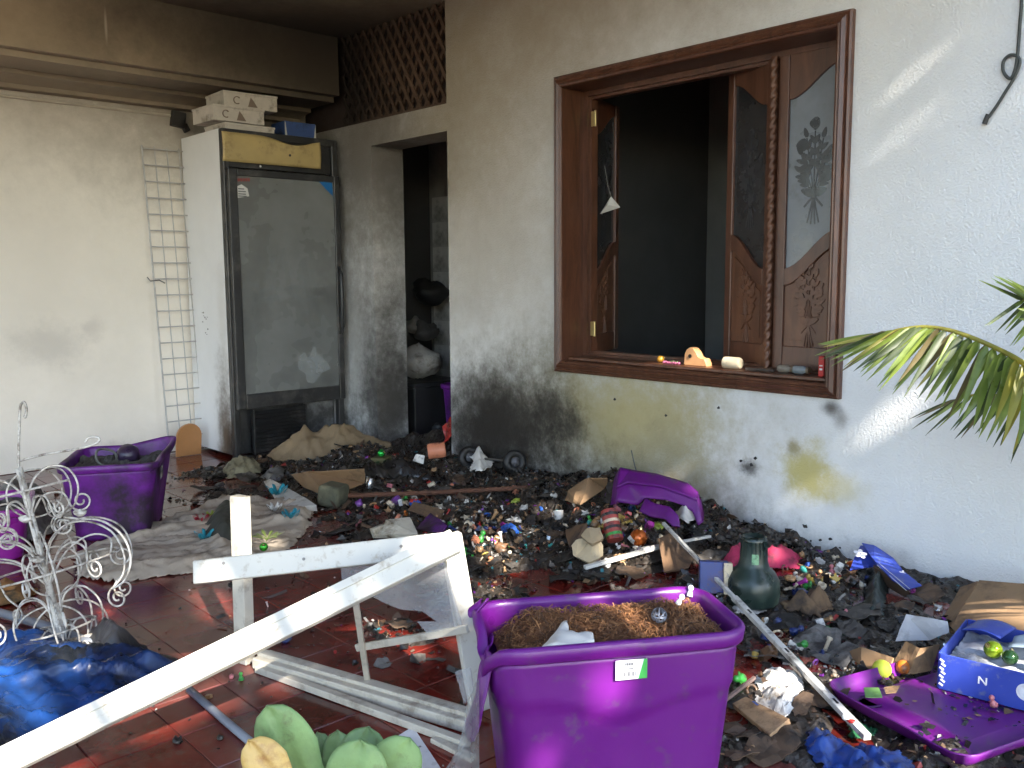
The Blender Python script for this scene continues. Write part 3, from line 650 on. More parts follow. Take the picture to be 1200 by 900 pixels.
# boxes on the fridge
m_card_w = M('white_carton', (0.55, 0.50, 0.44), 0.8, var=0.15, dirt=((0.2, 0.165, 0.125), 0.35, 6)); m_prt = M('carton_print', (0.22, 0.165, 0.13), 0.8)
def carton(label, x0, x1, y, z0, z1, d, rz, prints=True):
    wdt = x1-x0; t = thing('carton', label, 'box', ((x0+x1)/2, y, z0), rz=rz)
    b = MB(); b.box((0, d/2, (z1-z0)/2-0.004), (wdt, d, z1-z0-0.01)); b.build('tray', m_card_w, t, bevel=0.003)
    b = MB(); b.box((0, d/2, (z1-z0)-0.008), (wdt+0.008, d+0.008, 0.014)); b.build('cover', m_card_w, t, bevel=0.003)
    if prints:
        b = MB(); h = z1-z0; cx = -wdt*0.12
        b.tube([(cx-0.05+h*0.22*math.cos(a), -0.0045, h*0.45+h*0.22*math.sin(a)) for a in [0.7+i*0.42 for i in range(12)]], 0.004, 4)
        b.add([(cx+0.02, -0.0045, h*0.12), (cx+0.085, -0.0045, h*0.12), (cx+0.06, -0.0045, h*0.5), (cx+0.04, -0.0045, h*0.72)], [(0, 1, 2, 3)])
        b.build('print', m_prt, t)
    return t
def TP(px, py, y=5.42): p = ony(px, py, y); return p.x, p.z
z3 = FZ
x0, x1 = TP(262, 147)[0], TP(320, 147)[0]; carton('flat pale carton at the bottom of the stack on the fridge', x0, x1, 5.40, z3, z3+0.047, 0.28, 0.02, False)
x0, x1 = TP(247, 138)[0], TP(307, 138)[0]; carton('white printed carton jutting left, middle of the stack on the fridge', x0, x1, 5.385, z3+0.048, z3+0.145, 0.28, 0.03)
x0, x1 = TP(263, 120)[0], TP(324, 120)[0]; carton('white printed carton topmost of the stack on the fridge', x0, x1, 5.42, z3+0.146, z3+0.245, 0.28, -0.05)
x0, x1 = TP(332, 150)[0], TP(368, 150)[0]; t = thing('blue_carton', 'small blue carton with pale edges on the right of the fridge top', 'box', ((x0+x1)/2, 5.40, FZ))
b = MB(); b.box((0, 0.09, 0.049), (x1-x0, 0.18, 0.098)); b.build('body', M('blue_card', (0.035, 0.075, 0.22), 0.6, dirt=((0.02, 0.03, 0.06), 0.4, 7)), t, bevel=0.003)
b = MB(); h = (x1-x0)/2; b.add([(-h, -0.001, 0.002), (-h+0.016, -0.001, 0.002), (-h+0.006, -0.001, 0.09), (-h, -0.001, 0.096)], [(0, 1, 2, 3)]); b.add([(h-0.016, -0.001, 0.002), (h, -0.001, 0.002), (h, -0.001, 0.096), (h-0.006, -0.001, 0.07)], [(0, 1, 2, 3)]); b.build('torn_edge', M('torn_white', (0.5, 0.48, 0.44), 0.8), t)

# burnt socket box on the far wall
p = ony(208, 128, WY-.02); p.z = min(p.z, 2.19); b = MB(); b.box((p.x, WY-0.02, p.z), (0.09, 0.04, 0.10), Matrix.Rotation(0.15, 3, 'Y')); b.box((p.x+0.05, WY-0.015, p.z-0.05), (0.04, 0.03, 0.05), Matrix.Rotation(-0.5, 3, 'Y')); sb = b
b = MB(); b.tube([(p.x-0.046, WY-0.012, p.z+.02), (p.x-0.8, WY-0.012, p.z+0.022), (p.x-4.2, WY-0.012, p.z+0.03)], 0.009, 6); cd_ = b.build('conduit', M('conduit_pale', (0.42, 0.37, 0.30), 0.6)); b = sb
sk = tag(b.build('socket_box', M('burnt_plastic', (0.02, 0.018, 0.016), 0.6), bevel=0.004), 'burnt black socket box high on the far wall left of the fridge', 'socket box'); cd_.parent = sk

# wire grid panel leaning on the far wall
gp = thing('wire_grid_panel', 'white wire display grid leaning on the wall left of the fridge', 'grid panel')
m_wire = M('white_wire', (0.42, 0.41, 0.40), 0.5, var=0.3, vscale=10)
bl, br = Vector((2.19, WY-0.13, 0.012)), Vector((2.50, WY-0.13, 0.012)); 
tl = ony(166, 170, WY-0.03); tl.z = max(tl.z, 1.9); 
bl.x = ony(198, 516, WY-0.13).x; tr = tl+Vector((0.32, 0, -0.0)); br = bl+Vector((0.32, 0, 0))
for k in range(5):
    f = k/4 if k < 4 else 1; a, c_ = bl.lerp(br, f), tl.lerp(tr, f); b = MB(); b.tube([a, c_], 0.0055 if k in (0, 4) else 0.0035, 6); b.build('upright_wire', m_wire, gp)
for k in range(20):
    f = (k+0.02)/19.2; a, c_ = bl.lerp(tl, f), br.lerp(tr, f); b = MB(); b.tube([a+Vector((0, -0.005, 0)), c_+Vector((0, -0.005, 0))], 0.0042, 6); b.build('cross_wire', m_wire, gp)
b = MB(); f = 0.57; a = bl.lerp(tl, f); b.tube([a+Vector((-0.05, -0.02, 0.02)), a+Vector((-0.03, -0.02, -0.005)), a+Vector((0.03, -0.012, 0.0)), a+Vector((0.06, -0.03, -0.02))], 0.004, 5); b.build('hook', M('dark_wire', (0.06, 0.06, 0.06), 0.5), gp)

# rounded tan board behind the fridge foot
p = ony(221, 524, 5.72); b = MB(); R_ = 0.085
po = [(-R_, 0), (R_, 0), (R_, 0.13)]+[(R_*math.cos(a), 0.13+0.085*math.sin(a)) for a in [i*math.pi/10 for i in range(1, 10)]]+[(-R_, 0.13)]
b.prism([(x, y) for x, y in po], (p.x, 5.735, 0.004), (1, 0, 0), (0, -0.15, 1), 0.015); tag(b.build('tan_board', M('tan_wood', (0.42, 0.20, 0.075), 0.5, var=0.12), bevel=0.003), 'tan round-topped board standing on the floor beside the fridge', 'board')
# ================================================================ charred heap
HEAPS = [  # x, y, rx, ry, height
    (3.45, 4.0, 0.45, 0.9, 0.10), (3.45, 3.1, 0.5, 0.8, 0.13), (3.45, 2.5, 0.5, 0.5, 0.15), (3.45, 1.75, 0.34, 0.6, 0.07), (3.45, 1.25, 0.3, 0.4, 0.05),
    (3.0, 4.5, 0.55, 0.6, 0.10), (2.7, 5.0, 0.6, 0.4, 0.05), (2.75, 3.15, 0.50, 0.45, 0.08), (3.0, 2.6, 0.45, 0.42, 0.11), (2.55, 2.75, 0.4, 0.35, 0.06),
    (2.75, 1.75, 0.40, 0.40, 0.05), (2.35, 1.35, 0.5, 0.4, 0.036), (1.95, 1.05, 0.5, 0.35, 0.035), (2.7, 1.1, 0.6, 0.4, 0.05), (2.3, 0.75, 0.8, 0.4, 0.04),
    (2.45, 3.9, 0.42, 0.45, 0.04), (2.1, 4.55, 0.35, 0.25, 0.022), (1.95, 2.25, 0.45, 0.35, 0.026), (1.75, 1.9, 0.30, 0.35, 0.026), (2.25, 1.9, 0.5, 0.35, 0.034),
    (3.6, 4.6, 0.5, 0.5, 0.12), (1.62, 2.3, 0.3, 0.5, 0.018), (2.15, 2.65, 0.35, 0.3, 0.022), (2.2, 3.35, 0.3, 0.3, 0.028), (2.3, 4.95, 0.3, 0.2, 0.022),
]
def heap(x, y):
    h = 0.0
    for (cx, cy, rx, ry, hh) in HEAPS:
        d = ((x-cx)/rx)**2+((y-cy)/ry)**2
        if d < 5: h = max(h, hh*math.exp(-d*0.9)) + (0.15*hh*math.exp(-d*0.9))
    if h < 0.001: return -0.03
    n = fbm(x, y, 3.1, 5, 3.2)*0.022+fbm(x, y, 9.7, 4, 11)*0.010
    return h*(1+0.5*fbm(x, y, 1.7, 3, 5))-0.031+n*1.25
def top(x, y): return max(0.0, heap(x, y))
def at(px, py, lift=0.0):
    z = 0.0
    for _ in range(12):
        p = onz(px, py, z+lift); x = min(p.x, WX-0.01); z2 = top(x, p.y); z = 0.5*z+0.5*z2
    p = onz(px, py, z+lift); 
    if p.x > WX-0.02: p = onx(px, py, WX-0.02)
    return Vector((p.x, p.y, z))
m_ash = M('wet_ash', (0.034, 0.027, 0.022), 0.45, var=0.7, vscale=14, bump=0.9, bscale=45, dirt=((0.06, 0.05, 0.042), 0.3, 18), rvar=0.3)
x0, x1, y0, y1, st = 1.3, WX+0.24, 0.35, 5.34, 0.016
nx, ny = int((x1-x0)/st), int((y1-y0)/st)
H = np.array([[heap(x0+i*st, y0+j*st) for i in range(nx+1)] for j in range(ny+1)])
me_v = []; idx = {}; faces = []
for j in range(ny):
    for i in range(nx):
        q = ((i, j), (i+1, j), (i+1, j+1), (i, j+1))
        if max(H[b, a] for a, b in q) < -0.004: continue
        xc, yc = x0+(i+.5)*st, y0+(j+.5)*st
        if xc > WX-0.01 and not 4.22 < yc < 4.98: continue
        f = []
        for a, b_ in q:
            if (a, b_) not in idx:
                idx[(a, b_)] = len(me_v); me_v.append((x0+a*st, y0+b_*st, H[b_, a]+random.uniform(-.004, .004)))
            f.append(idx[(a, b_)])
        faces.append(tuple(f))
b = MB(); b.add(me_v, faces); stuff(b.build('ash_heap', m_ash), 'wet black ash and char heaped along the foot of the wall', 'ash')

# loose char, flakes and unsortable fragments
frag_mats = [m_ash, M('char_black', (0.012, 0.011, 0.011), 0.3, var=0.6, rvar=0.25), M('char_grey', (0.045, 0.042, 0.039), 0.6, var=0.5), M('char_brown', (0.075, 0.042, 0.024), 0.7, var=0.5),
             M('ash_pale', (0.36, 0.34, 0.31), 0.8, var=0.3), M('foil_bits', (0.5, 0.5, 0.5), 0.25, metal=0.9), M('tan_bits', (0.34, 0.21, 0.11), 0.7, var=0.3), M('red_bits', (0.25, 0.025, 0.02), 0.5), M('teal_bits', (0.03, 0.16, 0.2), 0.5), M('purple_bits', (0.12, 0.02, 0.2), 0.4)]
probs = [.22, .24, .18, .15, .05, .03, .07, .022, .018, .020]
fv = []; ff = []; fm = []
def fragment(x, y, z, s, kind, slot):
    o = len(fv); e = Matrix.Rotation(random.uniform(0, 6.3), 3, 'Z') @ Matrix.Rotation(random.gauss(0, .55), 3, 'X') @ Matrix.Rotation(random.gauss(0, .55), 3, 'Y'); c = Vector((x, y, z))
    if kind == 0:   # flake
        k = random.randint(4, 6); pts = [Vector((s*random.uniform(.5, 1)*math.cos(6.28*i/k), s*random.uniform(.4, 1)*math.sin(6.28*i/k), random.gauss(0, .18)*s)) for i in range(k)]+[Vector((0, 0, random.gauss(.1, .2)*s))]
        fs = [(i, (i+1) % k, k) for i in range(k)]
    elif kind == 1:  # chunk
        pts = [Vector((a*s*random.uniform(.4, .9), b_*s*random.uniform(.3, .7), d*s*random.uniform(.15, .45))) for d in (-1, 1) for b_ in (-1, 1) for a in (-1, 1)]
        fs = [(0, 2, 3, 1), (4, 5, 7, 6), (0, 1, 5, 4), (2, 6, 7, 3), (0, 4, 6, 2), (1, 3, 7, 5)]
    else:            # splinter or curled strip
        l = s*random.uniform(1.5, 3.2); wv = s*random.uniform(.12, .35); cu = random.gauss(0, .6); pts = []
        for i in range(4):
            t = i/3-.5
            for d in (-1, 1): pts.append(Vector((l*t, d*wv, cu*l*(t*t)+random.gauss(0, .03)*s)))
        fs = [(0, 1, 3, 2), (2, 3, 5, 4), (4, 5, 7, 6)]
    pts = [e @ p+c for p in pts]
    for p in pts:
        fv.append((min(p.x, WX-0.003) if not 4.22 < p.y < 4.98 else p.x, p.y, max(p.z, 0.0012)))
    ff.extend(tuple(i+o for i in f) for f in fs); fm.extend([slot]*len(fs))
cnt = 0; tries = 0
while cnt < 27000 and tries < 400000:
    tries += 1; x, y = random.uniform(1.2, WX-0.005), random.uniform(0.45, 5.3)
    h = heap(x, y); dens = 0.015 if h < -0.02 else min(1, 0.05+max(0, h+0.012)*16)
    if y < 1.7: dens *= .6
    if random.random() > dens: continue
    slot = random.choices(range(10), probs)[0]; s = min(0.042, random.lognormvariate(-5.0, .65)); 
    if x > WX-0.05: s *= .6
    if slot >= 4: s *= 0.75
    fragment(x, y, max(h, 0)+s*0.25, s, random.choices((0, 1, 2), (.5, .10, .40))[0], slot); cnt += 1
for _ in range(700):   # grit over the open red floor
    x, y = random.uniform(0.5, 2.6), random.uniform(1.2, 5.2); fragment(x, y, 0.002, random.uniform(.002, .007), random.choice((0, 1)), random.choices(range(10), [.2, .3, .2, .15, .1, .02, .03, 0, 0, 0])[0])
me = bpy.data.meshes.new('char_fragments'); me.from_pydata(fv, [], ff); me.update()
for m in frag_mats: me.materials.append(m)
me.polygons.foreach_set('material_index', fm)
o = bpy.data.objects.new('char_fragments', me); COL.objects.link(o); stuff(o, 'countless small burnt scraps and splinters scattered over the floor', 'debris')
# bits of char stuck on the white wall
cm = M('char_spot', (0.03, 0.027, 0.025), 0.8)
for k, (px, py, r) in enumerate(((943, 617, 5), (935, 640, 2), (950, 634, 2), (961, 633, 3), (973, 632, 3), (984, 642, 2), (868, 540, 3), (880, 545, 4), (885, 537, 3), (780, 487, 3), (842, 478, 3), (720, 468, 3))):
    p = onx(px, py, WX-0.004); s = r*0.0026; b = MB(); b.prism([(s*random.uniform(.5, 1.3)*math.cos(6.28*i/8), s*random.uniform(.4, 1.1)*math.sin(6.28*i/8)) for i in range(8)], (WX-.001, p.y, p.z), (0, -1, 0), (0, 0, 1), .003)
    tag(b.build('char_spot', cm), 'fleck of char stuck to the white wall', 'char fleck', 'char flecks on the wall')

# ================================================================ purple tubs
m_pur = M('purple_plastic', (0.115, 0.008, 0.165), 0.42, var=0.08, vscale=3, spec=0.5, bump=0.02, bscale=200, sub=0.0, dirt=((0.10, 0.05, 0.12), 0.16, 16))
m_purd = M('purple_plastic_sooty', (0.13, 0.012, 0.22), 0.45, var=0.25, vscale=4, dirt=((0.022, 0.010, 0.026), 0.62, 3.5))
def rrect(a, b_, r, n):
    """n points round a rounded rectangle of half sizes a, b"""
    r = min(r, a*.98, b_*.98); per = 4*(a-r)+4*(b_-r)+2*math.pi*r; out = []
    for i in range(n):
        s = per*i/n; segs = [(2*(a-r), 0), (math.pi*r/2, 1), (2*(b_-r), 0), (math.pi*r/2, 1), (2*(a-r), 0), (math.pi*r/2, 1), (2*(b_-r), 0), (math.pi*r/2, 1)]
        k = 0
        while k < 7 and s > segs[k][0]: s -= segs[k][0]; k += 1
        if k == 0: p = (-(a-r)+s, -b_)
        elif k == 2: p = (a, -(b_-r)+s)
        elif k == 4: p = ((a-r)-s, b_)
        elif k == 6: p = (-a, (b_-r)-s)
        else:
            cx, cy, a0 = {1: (a-r, -(b_-r), -math.pi/2), 3: (a-r, b_-r, 0), 5: (-(a-r), b_-r, math.pi/2), 7: (-(a-r), -(b_-r), math.pi)}[k]
            f = a0+s/r; p = (cx+r*math.cos(f), cy+r*math.sin(f))
        out.append(p)
    return out
def tub(name, label, L_, D_, h, loc, rz, mat, deform=None, taper=0.80, n=96, smile=True, parts=True):
    t = thing(name, label, 'tub', loc, rz=rz); rim = 0.017; th = 0.004
    prof = []
    for i in range(31): prof.append(('o', i/30*(h-0.034)))
    prof += [('r', h-0.034, 0.0), ('r', h-0.034, rim*.75), ('r', h-0.030, rim), ('r', h-0.006, rim*1.05), ('r', h, rim*.8), ('r', h+0.001, rim*.3), ('r', h-0.003, -0.002)]
    for i in range(12): prof.append(('i', (h-0.012)*(1-i/11)+0.008*(i/11)))
    vs = []
    for pf in prof:
        z = pf[1]; k = taper+(1-taper)*(z/h); a, c_ = (L_/2-rim)*k, (D_/2-rim)*(k**0.8)
        off = pf[2] if pf[0] == 'r' else (-th if pf[0] == 'i' else 0)
        for (x, y) in rrect(a+off, c_+off, 0.055+off, n):
            if smile and pf[0] == 'o':
                u = x/(L_/2); cur = h*(0.66-0.10*math.cos(max(-1, min(1, u/0.62))*math.pi/1.0)*0.5-0.05) 
                ss = max(0, min(1, (z-cur)/0.012)); g = 0.0045*ss
                y += math.copysign(g, y) if abs(y) > c_*0.8 else 0; x += math.copysign(g, x) if abs(x) > a*0.9 else 0
            p = Vector((x, y, z))
            if deform: p = deform(p)
            vs.append(p)
    K = len(prof); fs = [(i*n+j, i*n+(j+1) % n, (i+1)*n+(j+1) % n, (i+1)*n+j) for i in range(K-1) for j in range(n)]
    fs += [tuple(range(n))[::-1], tuple(range((K-1)*n, K*n))]
    b = MB(); b.add(vs, fs); b.build('shell', mat, t, smooth=True)
    return t
# the big tub in front
TC = (onz(578, 767, .40)+onz(875, 742, .40)+onz(815, 689, .40)+onz(560, 710, .40))/4; TR = math.radians(-32.2)
def melt(p):
    q = p.copy(); f = max(0, (-p.x-0.235)/0.04); f = min(1, f)*max(0, min(1, (p.z-0.22)/0.12))
    g = math.exp(-((p.y+0.055)/0.055)**2); q.z -= f*(0.055*g*(1+0.4*mn.noise(p*40))); q.x += f*g*0.02*mn.noise(p*25+Vector((3, 0, 0)))
    q.y += 0.004*mn.noise(p*3); return q
ft = tub('purple_tub', 'large purple plastic tub filled with brown straw in the foreground', 0.575, 0.305, 0.407, (TC.x, TC.y, 0.0), TR, m_pur, melt, taper=0.86)
M4 = Matrix.Translation((TC.x, TC.y, 0)) @ Matrix.Rotation(TR, 4, 'Z'); M4i = M4.inverted()
def on_front(px, py, y=-0.134):
    o = M4i @ Vector((0, 0, EYE)); d = M4i.to_3x3() @ ray(px, py); t = (y-o.y)/d.y; return o+d*t
FYp = -0.1445
la, lb = on_front(721, 797, FYp), on_front(758, 771, FYp)
b = MB(); b.span((la.x, FYp-.0025, la.z), (lb.x, FYp-.0005, lb.z)); lab = b.build('price_label', M('label_white', (0.66, 0.66, 0.68), 0.4), ft)
wl, hl = lb.x-la.x, lb.z-la.z
b = MB(); b.add([(lb.x-wl*0.28, FYp-.0031, la.z), (lb.x, FYp-.0031, la.z), (lb.x, FYp-.0031, lb.z), (lb.x-wl*0.10, FYp-.0031, lb.z)], [(0, 1, 2, 3)]); b.build('green_corner', M('label_green', (0.05, 0.36, 0.07), 0.5), ft).parent = lab
b = MB()
for k in range(9): b.span((la.x+wl*(0.26+0.045*k), FYp-.0036, la.z+hl*0.16), (la.x+wl*(0.26+0.045*k+(0.015 if k % 3 else 0.03)), FYp-.0029, la.z+hl*0.40))
for k in range(5): b.span((la.x+wl*(0.30+0.055*k), FYp-.0036, la.z+hl*0.72), (la.x+wl*(0.30+0.055*k+0.036), FYp-.0029, la.z+hl*0.86))
b.span((la.x+wl*0.36, FYp-.0036, la.z+hl*0.52), (la.x+wl*0.56, FYp-.0029, la.z+hl*0.58))
b.build('label_print', M('label_ink', (0.12, 0.12, 0.13), 0.6), ft).parent = lab
# torn, melted lip on its left end
b = MB()
def flap(u, v): 
    return Vector((-0.262-0.05*v-0.012*math.sin(5*u), -0.10+0.13*u+0.01*math.sin(7*v), 0.375-0.30*v**1.2*0.6+0.02*mn.noise(Vector((u*4, v*4, 1)))))
b.grid(flap, 14, 14); b.build('melted_flap', m_pur, ft, smooth=True, solid=0.004)
b = MB(); b.grid(lambda u, v: Vector((-0.285+0.03*v+0.008*math.sin(6*u), 0.075+0.035*u, 0.395+0.035*v*(1-.4*u)+0.008*math.sin(8*u))), 8, 8); b.build('torn_lip', m_pur, ft, smooth=True, solid=0.004)
# straw
mnd = MB()
def mound(x, y): return 0.362+0.042*math.exp(-((x-0.02)/0.1)**2-((y-.01)/0.1)**2)+0.042*math.exp(-((x+0.14)/0.08)**2-((y-0.03)/.09)**2)+0.03*math.exp(-((x-0.18)/0.09)**2)-0.03*math.exp(-((x+0.245)/0.04)**2)+0.012*mn.noise(Vector((x*18, y*18, 2)))
mnd.grid(lambda u, v: Vector(((u-.5)*0.485, (v-.5)*0.215, mound((u-.5)*.485, (v-.5)*.215)-0.006)), 40, 22)
for _ in range(5200):
    x, y = random.uniform(-.235, .238), random.uniform(-.102, .102); z = mound(x, y)+random.uniform(-.006, .009); a = random.uniform(0, 6.28); l = random.uniform(.012, .035); wd_ = random.uniform(.0005, .0013); tl_ = random.gauss(0, .35)
    d = Vector((math.cos(a), math.sin(a), tl_)).normalized(); s_ = Vector((-math.sin(a), math.cos(a), random.uniform(-.5, .5))).normalized()*wd_; p = Vector((x, y, z)); k = Vector((0, 0, random.uniform(.0, .006)))
    q0, q1, q2 = p-d*l/2, p+k, p+d*l/2
    for q in (q0, q1, q2): q.x = max(-.24, min(.242, q.x)); q.y = max(-.106, min(.106, q.y))
    mnd.add([q0-s_, q0+s_, q1+s_, q1-s_, q2+s_*.6, q2-s_*.6], [(0, 1, 2, 3), (3, 2, 4, 5)], random.choices((0, 1, 2), (.5, .35, .15))[0])
o = mnd.build('straw', [M('straw_brown', (0.17, 0.07, 0.026), 0.8, var=0.4, vscale=30), M('straw_tan', (0.30, 0.135, 0.05), 0.75), M('straw_dark', (0.07, 0.035, 0.018), 0.85)])
o.location = (TC.x, TC.y, 0); o.rotation_euler = (0, 0, TR); stuff(o, 'brown shredded straw filling the large purple tub', 'straw')
def tubloc(px, py, z): 
    o_ = M4i @ Vector((0, 0, EYE)); d = M4i.to_3x3() @ ray(px, py); t_ = (z-o_.z)/d.z; return M4 @ (o_+d*t_)
# white glove-like cloth in the straw
gpx = [(633, 768), (650, 752), (658, 741), (664, 738), (667, 748), (676, 750), (686, 747), (693, 750), (697, 763)]
q = [tubloc(x, y, 0.388) for x, y in gpx]; b = bmesh.new(); fa = b.faces.new([b.verts.new(p) for p in q]); bmesh.ops.triangulate(b, faces=[fa]); bmesh.ops.subdivide_edges(b, edges=b.edges[:], cuts=3, use_grid_fill=True)
for v in b.verts: v.co.z += 0.012+0.012*mn.noise(v.co*30)+0.006*mn.noise(v.co*70)
mb = MB(); mb.add([v.co[:] for v in b.verts], [tuple(v.index for v in f.verts) for f in (b.verts.index_update() or b.faces)]); b.free()
tag(mb.build('white_glove', M('glove_white', (0.62, 0.58, 0.52), 0.85, var=0.15), smooth=True, solid=0.006), 'white cloth glove lying on the straw at the tub front', 'glove')
for k, (px, py, lab) in enumerate(((795, 724, 'small white figurine standing on the straw behind the other'), (808, 714, 'small white figurine at the back of the straw near the tub rim'))):
    p = tubloc(px, py, 0.36); b = MB(); b.lathe([(0, -.006), (.008, -.005), (.006, .004), (.004, .009), (.007, .013), (.007, .018), (.003, .022), (0, .0225)], 10); o = b.build('figurine', M('white_ceramic', (0.72, 0.72, 0.72), 0.3), smooth=True); o.location = (p.x, p.y, 0.397); o.rotation_euler = (.3, .4, k); tag(o, lab, 'figurine')
p = tubloc(772, 744, 0.37); b = MB(); r = .016
for k in range(9):
    e = Matrix.Rotation(k*.8, 3, (k % 3, 1, .4)); b.tube([e @ Vector((r*math.cos(a), r*math.sin(a), 0)) for a in [i*.4 for i in range(16)]], .0014, 4)
o = b.build('tinsel_ball', M('tinsel_silver', (0.2, 0.21, 0.25), 0.45, metal=.8)); o.location = (p.x, p.y, 0.415); tag(o, 'tangled silver tinsel ball on the straw in the tub', 'tinsel')

# the tub by the wire tree, its far rim pulled up by heat
def warp(p):
    q = p.copy(); f = max(0, p.x/0.16)*max(0, (p.y+.1)/.25)*max(0, p.z/0.34); q.z += 0.024*f; q.x += 0.015*f; q.x += .008*mn.noise(p*6); q.y += .008*mn.noise(p*6+Vector((5, 1, 0))); return q
LT = Vector((1.46, 4.28, 0)); LR = math.radians(-30)
t = tub('purple_tub', 'purple plastic tub full of burnt goods behind the white wire tree', 0.43, 0.52, 0.345, LT, LR, m_purd, warp, smile=False)
b = MB()
b.grid(lambda u, v: Vector(((u-.5)*.37, (v-.5)*.45, 0.30+0.035*mn.noise(Vector((u*5, v*7, 0)))+.02*mn.noise(Vector((u*14, v*14, 3))))), 26, 36); b.build('burnt_contents', M('burnt_grey', (0.07, 0.065, 0.06), 0.8, var=.6, bump=.6, bscale=40), t)
ML = Matrix.Translation(LT) @ Matrix.Rotation(LR, 4, 'Z')
p = ML @ Vector((.03, .12, .345)); b = MB(); b.lathe([(0.05, 0), (.052, .05), (.03, .075), (0, .08)], 14); o = b.build('melted_jar', M('charred_violet', (0.035, 0.02, 0.05), .35), smooth=True); o.location = p-Vector((0, 0, .05)); o.rotation_euler = (.4, -.3, 0); tag(o, 'dark melted jar lying in the burnt contents of the left tub', 'jar')
p = ML @ Vector((-.05, .02, .33)); b = MB(); b.tube([(0.06*math.cos(a), .06*math.sin(a)*.8, .005*math.sin(3*a)) for a in [i*.35 for i in range(19)]], .006, 6); o = b.build('wire_hoop', M('dull_wire', (0.12, 0.12, 0.11), .5), smooth=True); o.location = p; o.rotation_euler = (1.0, .2, .4); tag(o, 'dull wire hoop poking out of the burnt left tub', 'hoop')
# sooty patch label on its right side
b = MB(); b.box((0.207, -0.10, .275), (.002, .07, .05)); b.build('peeled_label', M('peeled_label', (0.3, .29, .27), .8, dirt=((.05, .04, .05), .5, 20)), t)
# second tub, cut by the left edge of the picture
P2 = onz(8, 655, 0); t = tub('purple_tub', 'magenta purple tub at the left edge behind the wire tree', 0.34, 0.42, 0.22, (P2.x-0.02, P2.y+0.15, 0), math.radians(-18), M('magenta_plastic', (0.21, 0.012, 0.21), 0.35, var=.15), None, smile=False)
b = MB(); b.grid(lambda u, v: Vector(((u-.5)*.28, (v-.5)*.36, 0.19+0.03*mn.noise(Vector((u*6, v*7, 9))))), 18, 22); b.build('burnt_contents', MATS['burnt_grey'], t)
# grey bundle lying across the tubs
def drape(name, outline, mat, hmax, wr, ws, label, cat, z0=0.0, res=0.012, soft=0.06, on_heap=False, seed=0.0, thick=0.004, px=True, edge=0.010, parent=None, lift=0.003, crease=0.0, cs=12.0, smooth=True, fold=0.0, fa=0.0, fs=5.0, fst=3.0):
    """a crumpled sheet of cloth: a raised, wrinkled surface over an outline on the ground"""
    P = [(at(q[0], q[1], z0) if on_heap else onz(q[0], q[1], z0)) for q in outline] if px else [Vector((q[0], q[1], 0)) for q in outline]
    xs = [p.x for p in P]; ys = [p.y for p in P]; x0, y0 = min(xs)-res, min(ys)-res; nx, ny = int((max(xs)-x0)/res)+2, int((max(ys)-y0)/res)+2
    poly = [(p.x, p.y) for p in P]; vid = {}; V = []; Fc = []
    def vert(i, j):
        if (i, j) in vid: return vid[(i, j)]
        x, y = x0+i*res, y0+j*res; x += .4*res*mn.noise(Vector((x*40, y*40, seed))); y += .4*res*mn.noise(Vector((x*40, y*40, seed+7)))
        d = edge_dist(x, y, poly) if inpoly(x, y, poly) else 0.0
        k = min(1, d/soft); k = k*k*(3-2*k)
        a = mn.noise(Vector((x*ws, y*ws*.6, seed))); r1 = 1-abs(a)*2.0
        a2 = mn.noise(Vector((x*ws*2.3+4, y*ws*1.8, seed+3))); r2 = 1-abs(a2)*2
        z = hmax*k*(0.75+.25*a)+wr*(r1*.65+r2*.35)*(0.25+.75*min(1, d/(soft*.5)))*1.0
        if crease:
            vd = mn.voronoi(Vector((x*cs+.4*a, y*cs+.4*a2, seed)))[0]; z += crease*(min(.6, vd[1]-vd[0])-.25)*min(1, d/(soft*.35)+.15)
        if fold:
            xr, yr = x*math.cos(fa)+y*math.sin(fa), -x*math.sin(fa)+y*math.cos(fa); wq = .25*mn.noise(Vector((x*3, y*3, seed+20)))
            q1 = mn.noise(Vector((xr*fs/fst+wq, yr*fs+wq*2, seed+21))); q2 = mn.noise(Vector((xr*fs*2.2/fst, yr*fs*2.3+wq*3, seed+25)))
            z += fold*((1-min(1, abs(q1)*3.2))**1.6*.7+(1-min(1, abs(q2)*3.0))**1.5*.35)*min(1, d/(soft*.4)+.1)
        base = top(x, y) if on_heap else 0
        vid[(i, j)] = len(V); V.append((min(x, WX-.006), y, base+max(lift, z+lift+z0+abs(mn.noise(Vector((x*25, y*25, seed))))*edge))); return vid[(i, j)]
    for j in range(ny):
        for i in range(nx):
            xc, yc = x0+(i+.5)*res, y0+(j+.5)*res
            wob = .015*mn.noise(Vector((xc*14, yc*14, seed+11)))
            if inpoly(xc+wob, yc-wob, poly): Fc.append((vert(i, j), vert(i+1, j), vert(i+1, j+1), vert(i, j+1)))
    b = MB(); b.add(V, Fc); o = b.build(name, mat, smooth=smooth, solid=thick, parent=parent)
    if label: tag(o, label, cat)
    return o
